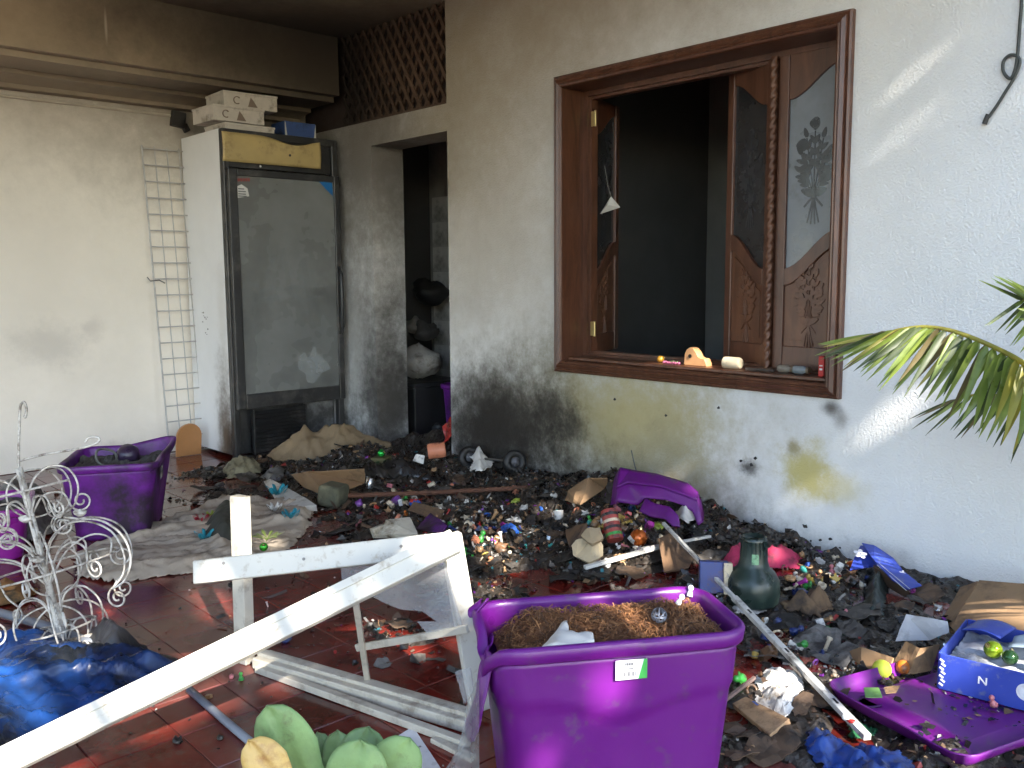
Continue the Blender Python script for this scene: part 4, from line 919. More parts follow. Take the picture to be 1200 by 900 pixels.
# ================================================================ white wire scroll tree
m_iron = M('white_iron', (0.60, 0.57, 0.52), 0.5, var=0.2, vscale=20, dirt=((0.15, 0.12, 0.09), 0.45, 26))
wt = thing('wire_tree', 'white wrought wire scroll tree leaning at the left edge', 'wire tree')
pb = onz(74, 752, 0.012); pt = atd(22, 548, 2.86)
ax = (pt-pb).normalized(); U = (rgt-ax*rgt.dot(ax)).normalized(); V = ax.cross(U)
b = MB(); b.tube([pb+ax*0.11, pb.lerp(pt, .5), pt], 0.011, 8); b.build('pole', m_iron, wt, smooth=True)
b = MB(); b.tube([pb, pb+ax*0.125], 0.014, 8); b.tube([pb+U*-.13, pb, pb+U*.13], .006, 6); b.build('socket', m_iron, wt)
def curl(P, turns=1.5, shrink=.8):
    """carry a wire on into a closing scroll"""
    e = P[-1]; t0 = (P[-1]-P[-2]).normalized(); pl = (P[-1]-P[-2]).cross(P[-2]-P[-4]); n = pl.normalized() if pl.length > 1e-9 else ax
    r = .034; nr = t0.cross(n).normalized(); cc = e+nr*r
    return P+[cc+(t0*math.sin(a)-nr*math.cos(a))*(r*(1-shrink*a/(turns*6.283))) for a in [i*turns*6.283/22 for i in range(1, 23)]]
PXM = 0.00268
def arm(pts, az, base, scrolled=True, r=.0033, nm='scroll_arm'):
    d = U*math.cos(az)+V*math.sin(az); P = smooth_path([base+d*(u*PXM)+ax*(h*PXM) for u, h in pts], 5)
    if scrolled: P = curl(P)
    b = MB(); b.tube(P, r, 5); b.build(nm, m_iron, wt, smooth=True)
Lp = (pt-pb).length
TOPA = [(2, -18), (14, 0), (34, 10), (54, 2), (60, -20), (50, -42), (30, -50)]; TOPB = [(2, -40), (18, -22), (38, -24), (44, -42)]
MIDA = [(2, -12), (14, 18), (40, 34), (70, 32), (96, 14), (104, -14), (96, -38), (76, -52)]; MIDB = [(2, -30), (26, 2), (56, 14), (76, 4), (72, -16)]
LOWA = [(2, -6), (14, 26), (36, 30), (50, 6), (44, -24), (22, -40)]; LOWB = [(4, -30), (20, -8), (40, -14), (38, -32)]
for f, A1, A2, azs in ((.92, TOPA, TOPB, (0.1, 1.1, 2.1, 3.1, 4.1, 5.2)), (.47, MIDA, MIDB, (-.15, .8, 1.7, 2.6, 3.5, 4.4, 5.3)), (.13, LOWA, LOWB, (.25, 1.2, 2.2, 3.1, 4.1, 5.1))):
    c = pb+ax*(Lp*f)
    for k, az in enumerate(azs):
        arm(A1, az, c); arm(A2, az+.55, c)
    R = max(u for u, h in A1)*PXM*.8
    for az in ((.5, 2.1, 3.4) if f < .3 else (1.0,)):
        d = U*math.cos(az)+V*math.sin(az); rh = .11 if f < .3 else .09; c2 = c-ax*.045+d*.03
        b = MB(); b.tube([c2+d*(rh*math.cos(a))+ax*(rh*.85*math.sin(a)) for a in [i*6.2832/36 for i in range(37)]], .003, 5); b.build('hoop', m_iron, wt, smooth=True)
    b = MB(); b.tube([c+(U*math.cos(a)+V*math.sin(a))*R-ax*.03 for a in [i*6.2832/40 for i in range(41)]], .0036, 5); b.build('ring', m_iron, wt, smooth=True)
tp_ = [atd(*q) for q in ((22, 548, 2.86), (22, 520, 2.86), (23, 492, 2.86), (24, 476, 2.86), (28, 471, 2.86), (31, 479, 2.86), (30, 489, 2.86), (28, 487, 2.86))]
b = MB(); b.tube(smooth_path(tp_), 0.004, 6); b.build('top_hook', m_iron, wt, smooth=True)
b = MB(); b.tube(smooth_path([atd(*q) for q in ((24, 540, 2.86), (50, 533, 2.84), (80, 528, 2.82), (100, 524, 2.80), (112, 520, 2.8), (117, 515, 2.8), (112, 512, 2.8), (104, 513, 2.8), (100, 518, 2.8))]), 0.0038, 6); b.build('scroll_arm', m_iron, wt, smooth=True)
b = MB(); b.tube(smooth_path([atd(*q) for q in ((75, 606, 2.80), (95, 608, 2.76), (118, 610, 2.72), (138, 622, 2.7), (150, 640, 2.7), (153, 660, 2.7), (146, 680, 2.7), (132, 690, 2.7))]), 0.0035, 6); b.build('scroll_arm', m_iron, wt, smooth=True)
for (px, py, d) in ((93, 603, 2.70), (29, 610, 2.74), (44, 658, 2.78)):
    p = atd(px, py, d); b = MB()
    for k in range(7):
        a = k*0.9; rr = 0.004+0.0022*k; b.lathe([(rr*.4, 0), (rr, .008), (rr*1.15, .016)], 9, Matrix.Translation(p+Vector((.003*math.cos(a), .003*math.sin(a), -.001*k))))
    b.build('metal_rose', m_iron, wt, smooth=True, solid=0.001)

# ================================================================ broken white frame
m_wpaint = M('white_paint_wood', (0.56, 0.535, 0.47), 0.42, var=0.08, vscale=4, bump=0.05, bscale=25, dirt=((0.34, 0.28, 0.20), 0.2, 28))
m_wpaint_d = M('worn_white_paint', (0.52, 0.48, 0.40), 0.5, var=0.15, vscale=8, bump=0.12, bscale=30, dirt=((0.27, 0.23, 0.18), 0.35, 14))
Cn = atd(528, 637, 2.28); En = atd(228, 671, 2.30); An = onz(563, 832, 0.02)
frm = thing('broken_window', 'broken white wooden window frame with a cracked pane standing on the floor', 'window frame')
b = MB(); b.bar(Cn+Vector((0, 0, 0.0)), En, 0.059, 0.027, up=-fwd+Vector((0, 0, .25))); b.build('top_rail', m_wpaint, frm, bevel=0.004)
b = MB(); Sd = (Cn-An).normalized(); b.bar(An, Cn+Sd*0.02-fwd*-0.03, 0.056, 0.028, up=-fwd+rgt*0.45); b.build('stile', m_wpaint, frm, bevel=0.004)
fp = onz(287, 776, 0); b = MB(); tpz = atd(291, 584, 2.66); b.bar(fp, Vector((fp.x+.012, fp.y+.01, tpz.z)), 0.036, 0.052, up=rgt-fwd*.65); b.build('post', m_wpaint_d, frm, bevel=0.003)
b = MB(); q0, q1 = onz(306, 772, 0.018), onz(556, 846, 0.018); b.bar(q0, q1, 0.075, 0.032); b.build('bottom_rail', m_wpaint_d, frm, bevel=0.004)
b = MB(); b.bar(q0.lerp(q1, .0)+Vector((0, 0, .02)), q1+Vector((0, 0, .02)), 0.030, 0.012); b.build('glazing_bead', m_wpaint_d, frm, bevel=0.002)
pn = (En-Cn).cross(Vector((0, 0, 1))).normalized()
def FPn(px, py, off=0.0): return onplane(px, py, Cn+pn*off, pn)
mv0 = onz(431, 800, 0.03); mv1 = atd(416, 700, 2.35); b = MB(); b.bar(mv0, mv1, 0.016, 0.012, up=-fwd); b.build('muntin', m_wpaint_d, frm, bevel=0.002)
b = MB(); b.bar(atd(418, 759, 2.47), atd(548, 737, 2.27), 0.020, 0.012, up=-fwd); b.build('muntin', m_wpaint_d, frm, bevel=0.002)
m_pane = M('dusty_pane', (0.50, 0.51, 0.52), 0.25, var=0.35, vscale=5, alpha=0.30, spec=0.6)
pp = [FPn(*q, 0.005) for q in ((398, 652), (470, 645), (519, 650), (543, 735), (536, 742), (522, 738), (500, 741), (489, 728), (512, 728), (495, 716), (470, 714), (452, 707), (425, 692), (402, 690))]
b = MB(); k = len(pp); b.add(pp, [tuple(range(k))]); b.build('pane', m_pane, frm, solid=0.003)
sh = [onz(*q, 0.06) for q in ((536, 790), (556, 782), (558, 812), (548, 822))]
b = MB(); b.add([atd(534, 787, 2.1), atd(552, 782, 2.05), atd(556, 812, 2.0), atd(545, 825, 2.02)], [(0, 1, 2, 3)]); b.build('pane_shard', m_pane, frm, solid=0.003)
for (px, py, d) in ((262, 660, 2.28), (356, 655, 2.27), (470, 640, 2.26)):
    p = onplane(px, py, Cn-fwd*0.018, fwd); b = MB(); b.lathe([(0.004, 0), (.004, .002), (0, .002)], 8, Matrix.Translation(p) @ Vector((0, 0, 1)).rotation_difference(-fwd).to_matrix().to_4x4()); b.build('nail_head', M('nail', (.2, .19, .18), .5), frm)
# loose strip beside the bottom rail
b = MB(); b.bar(onz(302, 783, .012), onz(548, 872, .012), 0.024, 0.02); tag(b.build('white_batten', m_wpaint_d, bevel=.002), 'thin worn white batten lying beside the bottom rail of the broken frame', 'batten')
b = MB(); b.bar(onz(508, 866, .006), onz(556, 890, .006), 0.022, 0.012); tag(b.build('white_batten', m_wpaint_d, bevel=.002), 'short white batten stub on the floor by the big tub', 'batten')
# long board sloping from the frame corner down to the left
b = MB(); d0, d1 = atd(534, 634, 2.22), atd(-60, 925, 1.93); dr = (d0-d1).normalized()
b.bar(d1-dr*0.35, d0, 0.061, 0.028, up=-fwd+Vector((0, 0, .55))); brd = b.build('white_board', m_wpaint, bevel=0.004); tag(brd, 'long white painted board sloping from the frame corner down to the lower left', 'board')
b = MB(); nb = (-fwd+Vector((0, 0, .55))); nb = (nb-dr*nb.dot(dr)).normalized(); wv = nb.cross(dr).normalized()
if wv.z < 0: wv = -wv
b.bar(d1-dr*0.35+nb*0.016+wv*0.020, d0-dr*0.03+nb*0.016+wv*0.020, 0.019, 0.007, up=nb); x = b.build('groove_bead', m_wpaint, brd)
# grey pipe on the floor
b = MB(); b.tube([onz(222, 808, .012), onz(262, 843, .012), onz(306, 880, .012)], 0.0105, 10); tag(b.build('grey_pipe', M('grey_pvc', (0.19, 0.21, 0.25), 0.45), smooth=True), 'thin grey plastic pipe on the red floor under the sloping board', 'pipe')
b = MB(); b.tube([onz(-10, 715, .02), onz(60, 735, .015), onz(115, 757, .015)], 0.0145, 10); tag(b.build('grey_pipe', MATS['grey_pvc'], smooth=True), 'grey pipe on the floor below the wire tree', 'pipe')
b = MB(); q = [onz(*p_, .004) for p_ in ((466, 862), (484, 851), (520, 905), (492, 912))]; b.add(q, [(0, 1, 2, 3)]); o = b.build('white_plate', M('white_laminate', (0.66, 0.66, 0.68), .35), solid=-0.008, bevel=.001); tag(o, 'small white laminate plate on the floor beside the succulent', 'plate')
b = MB(); p = onz(492, 875, .013); b.lathe([(.004, 0), (.004, .0006)], 8, Matrix.Translation(p)); b.build('screw_hole', M('nail', (.2, .19, .18), .5), o)
# clear plastic sheet slumped between the frame and the tub
def plast(u, v):
    a = Vector(atd(556+6*math.sin(3*v), 800+v*105, 1.80)); c_ = Vector(atd(520+18*v-22*v*v, 905-20*(1-v)*0, 1.86))
    L0 = Vector(atd(562, 790+115*v, 1.78)); R0 = Vector(atd(545-35*v*v, 830+85*v, 1.92)); p = L0.lerp(R0, u); n_ = mn.noise(Vector((u*5, v*6, 4)))*.02
    return p+fwd*(-.02+n_+.03*math.sin(u*3.1))
b = MB(); b.grid(plast, 16, 22); o = b.build('plastic_sheet', M('cloudy_plastic', (0.36, 0.37, 0.36), .3, var=.3, alpha=.45), smooth=True); tag(o, 'cloudy clear plastic sheet slumped against the left end of the big tub', 'plastic sheet')

# ================================================================ cloths
m_beige = M('beige_cloth', (0.40, 0.335, 0.265), 0.9, var=0.18, vscale=6, bump=0.2, bscale=300, dirt=((0.12, 0.095, 0.07), 0.3, 5))
drape('beige_cloth', ((85, 652), (112, 640), (150, 632), (178, 618), (205, 607), (235, 597), (262, 588), (300, 585), (340, 592), (368, 596), (362, 618), (345, 640), (325, 650), (300, 662), (262, 668), (225, 672), (190, 676), (150, 682), (118, 684), (92, 676)), m_beige, 0.012, 0.008, 6.5, 'dirty beige cloth spread on the red floor in front of the left tub', 'cloth', soft=.10, res=.011, seed=2, crease=.012, cs=9, fold=.045, fa=-.3, fs=6, fst=3)
m_sack = M('sack_cloth', (0.25, 0.18, 0.105), 0.9, var=0.15, vscale=5, bump=0.25, bscale=260, dirt=((0.11, 0.07, 0.045), 0.2, 4))
ps = [(2.62, 5.10), (2.75, 4.92), (2.98, 4.80), (3.2, 4.70), (3.36, 4.78), (3.37, 5.05), (3.25, 5.2), (2.95, 5.26), (2.75, 5.24)]
drape('tan_sack', ps, m_sack, 0.18, 0.02, 5.5, 'slumped tan cloth sack at the foot of the fridge', 'sack', px=False, soft=.24, res=.011, seed=5, on_heap=True, thick=.006, crease=.03, cs=5, fold=.06, fa=.6, fs=3.6, fst=1.7)
m_blue = M('blue_sheet', (0.010, 0.05, 0.20), 0.26, var=0.6, vscale=4, dirt=((0.006, 0.008, 0.012), 0.72, 2.4), spec=.6)
drape('blue_sheet', ((-60, 745), (20, 748), (90, 757), (150, 752), (172, 762), (190, 772), (215, 775), (205, 800), (160, 826), (120, 850), (60, 880), (0, 905), (-80, 900)), m_blue, 0.045, 0.012, 4.0, 'crumpled shiny blue plastic sheet on the floor at the lower left', 'plastic sheet', soft=.16, res=.009, seed=8, thick=.003, crease=.030, cs=12, fold=.06, fa=-.5, fs=4.0, fst=3.2)
m_blackb = M('black_bag', (0.014, 0.016, 0.022), 0.4, var=.4, bump=.3, bscale=30)
drape('black_bag', ((95, 752), (125, 744), (150, 748), (172, 762), (160, 785), (135, 792), (105, 785)), m_blackb, .10, .03, 9, 'charred black bundle at the right end of the blue sheet', 'bundle', soft=.09, res=.010, seed=12)
drape('grey_bundle', ((-20, 600), (30, 596), (60, 594), (74, 602), (72, 620), (40, 636), (-20, 640)), M('grey_fabric', (0.17, 0.16, 0.145), .9, var=.4, dirt=((.05, .045, .04), .4, 8)), .17, .05, 8, 'grey and yellowish fabric bundle heaped behind the wire tree', 'bundle', soft=.14, res=.012, seed=14, crease=.09, cs=7)
drape('orange_cloth', ((-20, 690), (15, 684), (40, 692), (36, 706), (0, 712), (-20, 710)), M('orange_scorched', (0.28, 0.13, 0.035), .85, var=.4, dirt=((.06, .04, .02), .4, 9)), .03, .02, 12, 'scorched orange scrap of cloth on the floor below the wire tree', 'cloth scrap', soft=.05, res=.009, seed=15)
drape('netting', ((262, 552), (280, 543), (305, 546), (306, 556), (285, 560), (266, 562)), M('cream_net', (0.30, 0.27, 0.17), .85, var=.4, dirt=((.06, .05, .035), .4, 18)), .035, .03, 18, 'crumpled cream netting on the floor before the fridge', 'netting', soft=.05, res=.010, seed=16, on_heap=True)
drape('grey_bag', ((305, 560), (325, 550), (338, 556), (334, 566), (312, 570)), M('grey_plastic', (0.13, 0.13, 0.13), .45, var=.3), .04, .02, 14, 'small grey plastic bag on the floor before the fridge', 'bag', soft=.05, res=.010, seed=17)
drape('crumpled_paper', ((890, 793), (905, 783), (928, 788), (942, 805), (938, 820), (930, 832), (922, 845), (908, 840), (903, 832), (888, 826), (887, 812)), M('dirty_paper', (0.62, 0.60, 0.57), .8, var=.1, dirt=((.28, .2, .12), .25, 14)), .014, .008, 17, 'crumpled white paper on the debris right of the big tub', 'paper', soft=.05, res=.006, seed=19, on_heap=True, thick=.002, crease=.026, cs=22, smooth=False)
drape('white_scraps', ((858, 712), (880, 706), (898, 708), (895, 718), (875, 722), (862, 720)), M('wet_paper', (0.50, 0.49, 0.49), .6, var=.2, dirt=((.08, .075, .07), .4, 22)), .012, .012, 20, 'wet white paper scrap on the ash in front of the green bell', 'paper scrap', soft=.03, res=.008, seed=20, on_heap=True, thick=.002)
drape('brown_rag', ((915, 708), (945, 700), (965, 700), (975, 712), (962, 726), (940, 722), (922, 718)), M('brown_rag', (0.14, 0.085, 0.045), .9, var=.4, dirt=((.03, .02, .015), .4, 12)), .06, .035, 12, 'scorched brown rag on the ash right of the green bell', 'rag', soft=.06, res=.008, seed=21, on_heap=True, crease=.06, cs=16)
drape('black_glove', ((1012, 700), (1018, 680), (1030, 672), (1042, 680), (1040, 700), (1032, 722), (1016, 724)), M('black_green', (0.018, 0.028, 0.026), .4, var=.4), .08, .03, 14, 'melted dark green glove draped on the debris below the blue box', 'glove', soft=.06, res=.008, seed=22, on_heap=True)
drape('pink_cloth', ((846, 652), (870, 645), (905, 645), (940, 655), (935, 668), (900, 668), (868, 668), (850, 668)), M('pink_cloth', (0.42, 0.03, 0.09), .8, var=.25, dirt=((.05, .02, .02), .35, 14)), .03, .02, 14, 'strip of pink cloth on the debris behind the green bell', 'cloth strip', soft=.05, res=.008, seed=23, on_heap=True, fold=.025, fs=14)
drape('blue_film', ((938, 868), (958, 858), (985, 872), (1010, 878), (1045, 885), (1075, 905), (1060, 925), (980, 915), (950, 890)), M('blue_film', (0.02, 0.06, 0.26), .3, var=.3, dirt=((.03, .03, .035), .35, 10)), .02, .02, 13, 'sheet of dirty blue plastic film at the lower right below the white pole', 'plastic film', soft=.05, res=.008, seed=24, on_heap=True, thick=.002, crease=.05, cs=14)
drape('green_film', ((985, 852), (1005, 846), (1028, 856), (1020, 868), (995, 866)), M('green_film', (0.03, 0.14, 0.06), .25, var=.3, alpha=.8), .012, .012, 18, 'small piece of green clear plastic beside the fallen white pole', 'plastic film', soft=.03, res=.008, seed=25, on_heap=True, thick=.002)
drape('white_cloth', ((552, 552), (556, 535), (562, 524), (568, 536), (577, 542), (574, 550), (562, 554)), M('white_rag', (0.66, 0.64, 0.60), .85), .07, .02, 16, 'small white peaked cloth between the toy wheels', 'cloth', soft=.05, res=.010, seed=26, on_heap=True, z0=.05)
drape('charred_cloth', ((395, 575), (470, 560), (520, 566), (520, 552), (460, 548), (400, 560)), MATS['char_black'], .05, .03, 12, 'blackened cloth lying before the tan sack', 'cloth', soft=.06, res=.011, seed=27, on_heap=True)

# pouch, ribbons and ornaments on the beige cloth
drape('dark_pouch', ((238, 628), (246, 612), (262, 604), (282, 603), (290, 618), (286, 640), (262, 646), (243, 642)), M('dark_olive', (0.035, 0.036, 0.028), .7, var=.3), .075, .02, 8, 'dark olive cloth pouch lying on the beige cloth left of the post', 'pouch', soft=.08, res=.009, seed=31, lift=.03)
m_teal = M('teal_ribbon', (0.02, 0.25, 0.33), .4, var=.25); m_redr = M('red_tinsel', (0.30, 0.015, 0.03), .35, var=.4)
def ribbon(px, py, mat, label, s=.03, n=5, z=.03, lift=0.0):
    p = onz(px, py, z); b = MB()
    for k in range(n):
        a0 = k*2*math.pi/n+px; d = Vector((math.cos(a0), math.sin(a0), .3)).normalized(); sd = Vector((-math.sin(a0), math.cos(a0), .6)).normalized()
        b.grid(lambda u, v: p+d*(s*1.3*math.sin(u*math.pi*.8))+Vector((0, 0, s*.7*math.sin(u*math.pi)+lift))+sd*((v-.5)*s*.5*(1-.4*u)), 8, 2)
    return tag(b.build('ribbon_bow', mat, smooth=True, solid=.001), label, 'ribbon')
ribbon(240, 632, m_teal, 'teal ribbon at the left of the dark pouch', .035); ribbon(236, 612, m_redr, 'red tinsel bow behind the dark pouch on the beige cloth', .03, 7)
ribbon(325, 580, m_teal, 'teal bow lying on the white tilted board by the cardboard', .045, 6, .04); ribbon(341, 607, m_teal, 'teal bow on the beige cloth right of the post', .035, 5, .04)
ribbon(322, 598, M('white_ribbon', (.6, .58, .55), .5), 'white ribbon bow between the two teal bows', .03, 6, .04)
ribbon(247, 604, M('lime_ribbon', (.30, .38, .05), .4), 'lime green ribbon bow among the red tinsel', .018, 5, .05)
for k in range(9):
    pass
p = onz(309, 641, .05); ornament('glass_ornament', p, .018, M('green_ball', (.05, .35, .03), .12, metal=.6), 'shiny green glass ball beside the white post on the beige cloth')
b = MB(); p = onz(313, 632, .05)
for k in range(9):
    a = k*.7; b.add([p, p+Vector((.05*math.cos(a)-.008*math.sin(a), .05*math.sin(a)+.008*math.cos(a), .02)), p+Vector((.07*math.cos(a), .07*math.sin(a), .01+.01*(k % 3))), p+Vector((.05*math.cos(a)+.008*math.sin(a), .05*math.sin(a)-.008*math.cos(a), .02))], [(0, 1, 2, 3)])
tag(b.build('artificial_sprig', M('sprig_green', (.12, .16, .04), .5), solid=.001), 'artificial green leaf sprig behind the green ball', 'sprig')

# ================================================================ sheets of card, board and foam
def sheet(name, pts, mat, label, cat, thick=.005, crumple=.006, freq=14, cuts=4, smooth=False, parent=None):
    bm = bmesh.new(); fa = bm.faces.new([bm.verts.new(p) for p in pts]); bmesh.ops.triangulate(bm, faces=[fa]); bmesh.ops.subdivide_edges(bm, edges=bm.edges[:], cuts=cuts, use_grid_fill=True)
    bm.normal_update(); n = sum((f.normal for f in bm.faces), Vector()).normalized()
    if n.z < 0: n = -n
    for v in bm.verts: v.co += n*crumple*mn.noise(v.co*freq)+n*crumple*.4*mn.noise(v.co*freq*2.7)
    bm.verts.index_update(); mb = MB(); mb.add([v.co[:] for v in bm.verts], [tuple(v.index for v in f.verts) for f in bm.faces]); bm.free()
    o = mb.build(name, mat, smooth=smooth, solid=thick, parent=parent)
    return tag(o, label, cat) if label else o
m_card = M('cardboard', (0.27, 0.165, 0.085), .85, var=.12, vscale=8, bump=.08, bscale=40, dirt=((.10, .06, .035), .25, 6))
m_cardd = M('scorched_card', (0.15, 0.085, 0.045), .85, var=.3, dirt=((.04, .025, .018), .4, 7))
def G(px, py, h=.02): q = at(px, py, h); return Vector((q.x, q.y, q.z+h))
sheet('cardboard_flap', [G(342, 556, .03), G(360, 553, .12), G(427, 549, .16), G(428, 566, .06), G(385, 583, .02), G(356, 570, .02)], m_card, 'bent brown cardboard flap on the floor in front of the fridge', 'cardboard', .006, .012)
sheet('white_plank', [G(310, 565, .03), G(318, 562, .06), G(371, 592, .05), G(372, 598, .02), G(330, 596, .02)], M('white_board', (.55, .53, .49), .6, dirt=((.2, .17, .13), .3, 8)), 'narrow white board lying at the edge of the cardboard flap', 'board', .006, .004)
b = MB(); c = at(391, 592); b.box((c.x, c.y, c.z+.055), (.13, .12, .11), Matrix.Rotation(.5, 3, 'Z') @ Matrix.Rotation(.12, 3, 'X')); tag(b.build('mossy_cube', M('mossy_grey', (.085, .085, .055), .9, var=.6, vscale=15, bump=.6, bscale=30), bevel=.02, seg=3), 'mossy grey cube of burnt foam at the right of the beige cloth', 'foam cube')
sheet('foam_panel', [G(437, 630, .02), G(433, 620, .06), G(452, 613, .07), G(481, 611, .07), G(491, 630, .03)], M('burnt_foam', (.50, .46, .38), .8, dirt=((.13, .10, .06), .42, 9)), 'scorched white foam panel behind the frame corner', 'foam panel', .02, .008)
sheet('cardboard_scrap', [G(478, 598, .02), G(486, 588, .07), G(521, 598, .06), G(516, 611, .02)], m_cardd, 'brown cardboard scrap just behind the purple plastic shard', 'cardboard', .005, .008)
sheet('plastic_shard', [G(487, 620, .02), G(505, 602, .07), G(524, 616, .03), G(518, 626, .01)], m_purd, 'pointed dark purple plastic shard behind the frame corner', 'plastic shard', .004, .008)
sheet('plastic_shard', [G(510, 655, .01), G(540, 650, .02), G(536, 662, .01), G(515, 663, .01)], m_pur, 'flat bright purple shard on the red floor by the frame corner', 'plastic shard', .004, .004)
sheet('curved_panel', [G(664, 587, .05), G(666, 575, .10), G(690, 560, .16), G(714, 560, .16), G(708, 572, .10), G(680, 592, .05)], m_card, 'curved brown cardboard panel left of the broken purple tub', 'cardboard', .007, .015)
sheet('cardboard_scrap', [G(663, 622, .03), G(688, 614, .07), G(692, 632, .04), G(668, 642, .02)], m_cardd, 'square brown cardboard piece in the middle of the toy heap', 'cardboard', .005, .006)
sheet('foam_slab', [G(672, 640, .06), G(678, 632, .09), G(696, 630, .09), G(703, 642, .06), G(702, 655, .03), G(692, 662, .02), G(676, 654, .03)], M('tan_foam', (.42, .34, .22), .9, var=.1, bump=.3), 'rounded tan foam slab with a broken edge in the toy heap', 'foam slab', .02, .006)
sheet('foam_slab', [G(682, 630, .11), G(690, 621, .13), G(702, 622, .13), G(706, 634, .10), G(694, 641, .09)], M('tan_foam_dark', (.30, .23, .14), .9, var=.1, bump=.3), 'smaller darker tan foam slab resting on the rounded one', 'foam slab', .02, .006)
sheet('brown_board', [G(771, 632, .08), G(786, 625, .10), G(815, 650, .05), G(806, 668, .03), G(778, 672, .03)], m_cardd, 'dark brown board under the end of the white pole', 'board', .008, .008)
sheet('white_card', [G(1050, 752, .03), G(1062, 720, .09), G(1110, 728, .10), G(1113, 742, .07), G(1090, 750, .03)], M('grey_white_card', (.48, .47, .47), .75, var=.08, dirt=((.25, .23, .21), .2, 9)), 'torn white card propped on the brown cardboard at the right', 'card', .003, .012)
sheet('cardboard_scrap', [G(1046, 780, .01), G(1063, 752, .07), G(1078, 760, .08), G(1100, 755, .06), G(1090, 785, .02), G(1065, 790, .01)], m_card, 'folded brown cardboard scrap below the torn white card', 'cardboard', .005, .012)
sheet('cardboard_scrap', [G(995, 765, .01), G(1012, 760, .04), G(1048, 772, .04), G(1038, 790, .01), G(1010, 782, .01)], m_card, 'flat cardboard scrap left of the yellow ball', 'cardboard', .005, .008)
# big cardboard box leaning at the right edge
cb = thing('cardboard_box', 'opened brown cardboard box leaning at the right edge by the wall', 'cardboard box')
def cpan(name, pts): 
    o = sheet(name, pts, m_card, None, None, .006, .008, 6, 5); o.parent = cb; return o
cpan('side_panel', [atd(1148, 681, 3.02), atd(1290, 690, 2.75), atd(1290, 770, 2.55), atd(1165, 752, 2.72), atd(1112, 742, 2.85)])
cpan('end_panel', [atd(1147, 682, 3.03), atd(1112, 742, 2.86), atd(1100, 735, 3.0), atd(1128, 690, 3.12)])
cpan('bottom_flap', [atd(1112, 743, 2.85), atd(1165, 753, 2.72), atd(1160, 775, 2.78), atd(1110, 765, 2.9)])

# leaning blue tray by the wall
m_royal = M('royal_blue', (0.025, 0.05, 0.32), .45, var=.15, vscale=6, dirt=((.12, .14, .25), .15, 30)); m_wprint = M('white_ink', (.62, .62, .66), .6)
bt = thing('blue_tray', 'blue carton tray with white flower prints tipped against the white wall', 'carton')
def bpan(name, pts, mat=None, th=.004, par=None, cr=.003):
    o = sheet(name, pts, mat or m_royal, None, None, th, cr, 9, 3); o.parent = par or bt; return o
e1 = bpan('end_panel', [atd(1009, 640, 3.50), atd(1021, 641, 3.46), atd(1029, 664, 3.40), atd(996, 669, 3.40), atd(1001, 655, 3.45)])
s1 = bpan('side_panel', [atd(1010, 637, 3.50), atd(1024, 640, 3.46), atd(1046, 655, 3.40), atd(1058, 670, 3.34), atd(1080, 687, 3.26), atd(1064, 692, 3.22), atd(1045, 680, 3.26), atd(1024, 657, 3.36)])
bpan('tray_bottom', [atd(1024, 662, 3.37), atd(1066, 694, 3.22), atd(1062, 700, 3.24), atd(1030, 680, 3.38)], m_cardd)
def flower(c, n, u, s, par, petals=5):
    v = n.cross(u); b = MB()
    for k in range(petals):
        a = 6.283*k/petals; d = u*math.cos(a)+v*math.sin(a); e = n.cross(d); b.add([c+d*(s*(.55+.45*math.cos(t)))+e*(s*.34*math.sin(t))+n*(.001+.00015*k) for t in [i*.6283 for i in range(10)]], [tuple(range(10))])
    return b.build('flower_print', m_wprint, par)
n_ = (atd(1009, 640, 3.5)-atd(996, 669, 3.4)).cross(atd(1029, 664, 3.4)-atd(996, 669, 3.4)).normalized(); n_ = n_ if n_.dot(fwd) < 0 else -n_
flower(atd(1008, 651, 3.43)+n_*.008, n_, rgt, .026, e1); flower(atd(1056, 672, 3.33)-fwd*.008, -fwd, rgt, .014, s1)
b = MB(); b.tube([atd(1028, 662, 3.34), atd(1062, 692, 3.2)], .0016, 4); b.tube([atd(1030, 660, 3.34), atd(1066, 690, 3.2)], .0012, 4); b.build('white_stripe', m_wprint, s1)

# lid and blue box, lower right
lid = thing('purple_cover', 'purple tub lid lying upside down among the debris at the lower right', 'lid', (2.43, 0.83, 0.035), rz=math.radians(-16.6))
def lidz(u, v):   # raised rim, sunk border, raised middle
    a, c_ = abs(u-.5)*2, abs(v-.5)*2; e = max(a, c_); m = min(1, max(0, (.985-e)/.02)) 
    z = .034*(1-min(1, max(0, (.975-e)/.03)))+.016*min(1, max(0, (.74-max(a*.98, c_))/.05))
    return z
b = MB(); NL, ND = 66, 44; LL, LD = .66, .43
def lidp(u, v):
    x, y = (u-.5)*LL, (v-.5)*LD
    r = .05; ex, ey = max(0, abs(x)-(LL/2-r)), max(0, abs(y)-(LD/2-r)); d = math.hypot(ex, ey)
    if d > 1e-6:
        m_ = max(ex, ey)/d
        x = math.copysign(abs(x)-ex+ex*m_, x); y = math.copysign(abs(y)-ey+ey*m_, y)
    return Vector((x, y, lidz(u, v)+.004*mn.noise(Vector((u*3, v*3, 6)))))
b.grid(lidp, NL, ND); b.build('lid_shell', m_pur, lid, smooth=True, solid=.004)
b = MB()
for sx, sy in ((-.245, -.12), (.245, -.12), (-.245, .12), (.245, .12)): b.lathe([(.036, .002), (.038, .008), (.040, .002)], 20, Matrix.Translation((sx, sy, .0)) @ Matrix.Diagonal((1.3, .75, 1, 1)))
b.build('wheel_recess', M('purple_dark', (.05, .006, .09), .4), lid, smooth=True)
LM = Matrix.Translation((2.43, .83, .035)) @ Matrix.Rotation(math.radians(-16.6), 4, 'Z')
fv2 = MB()
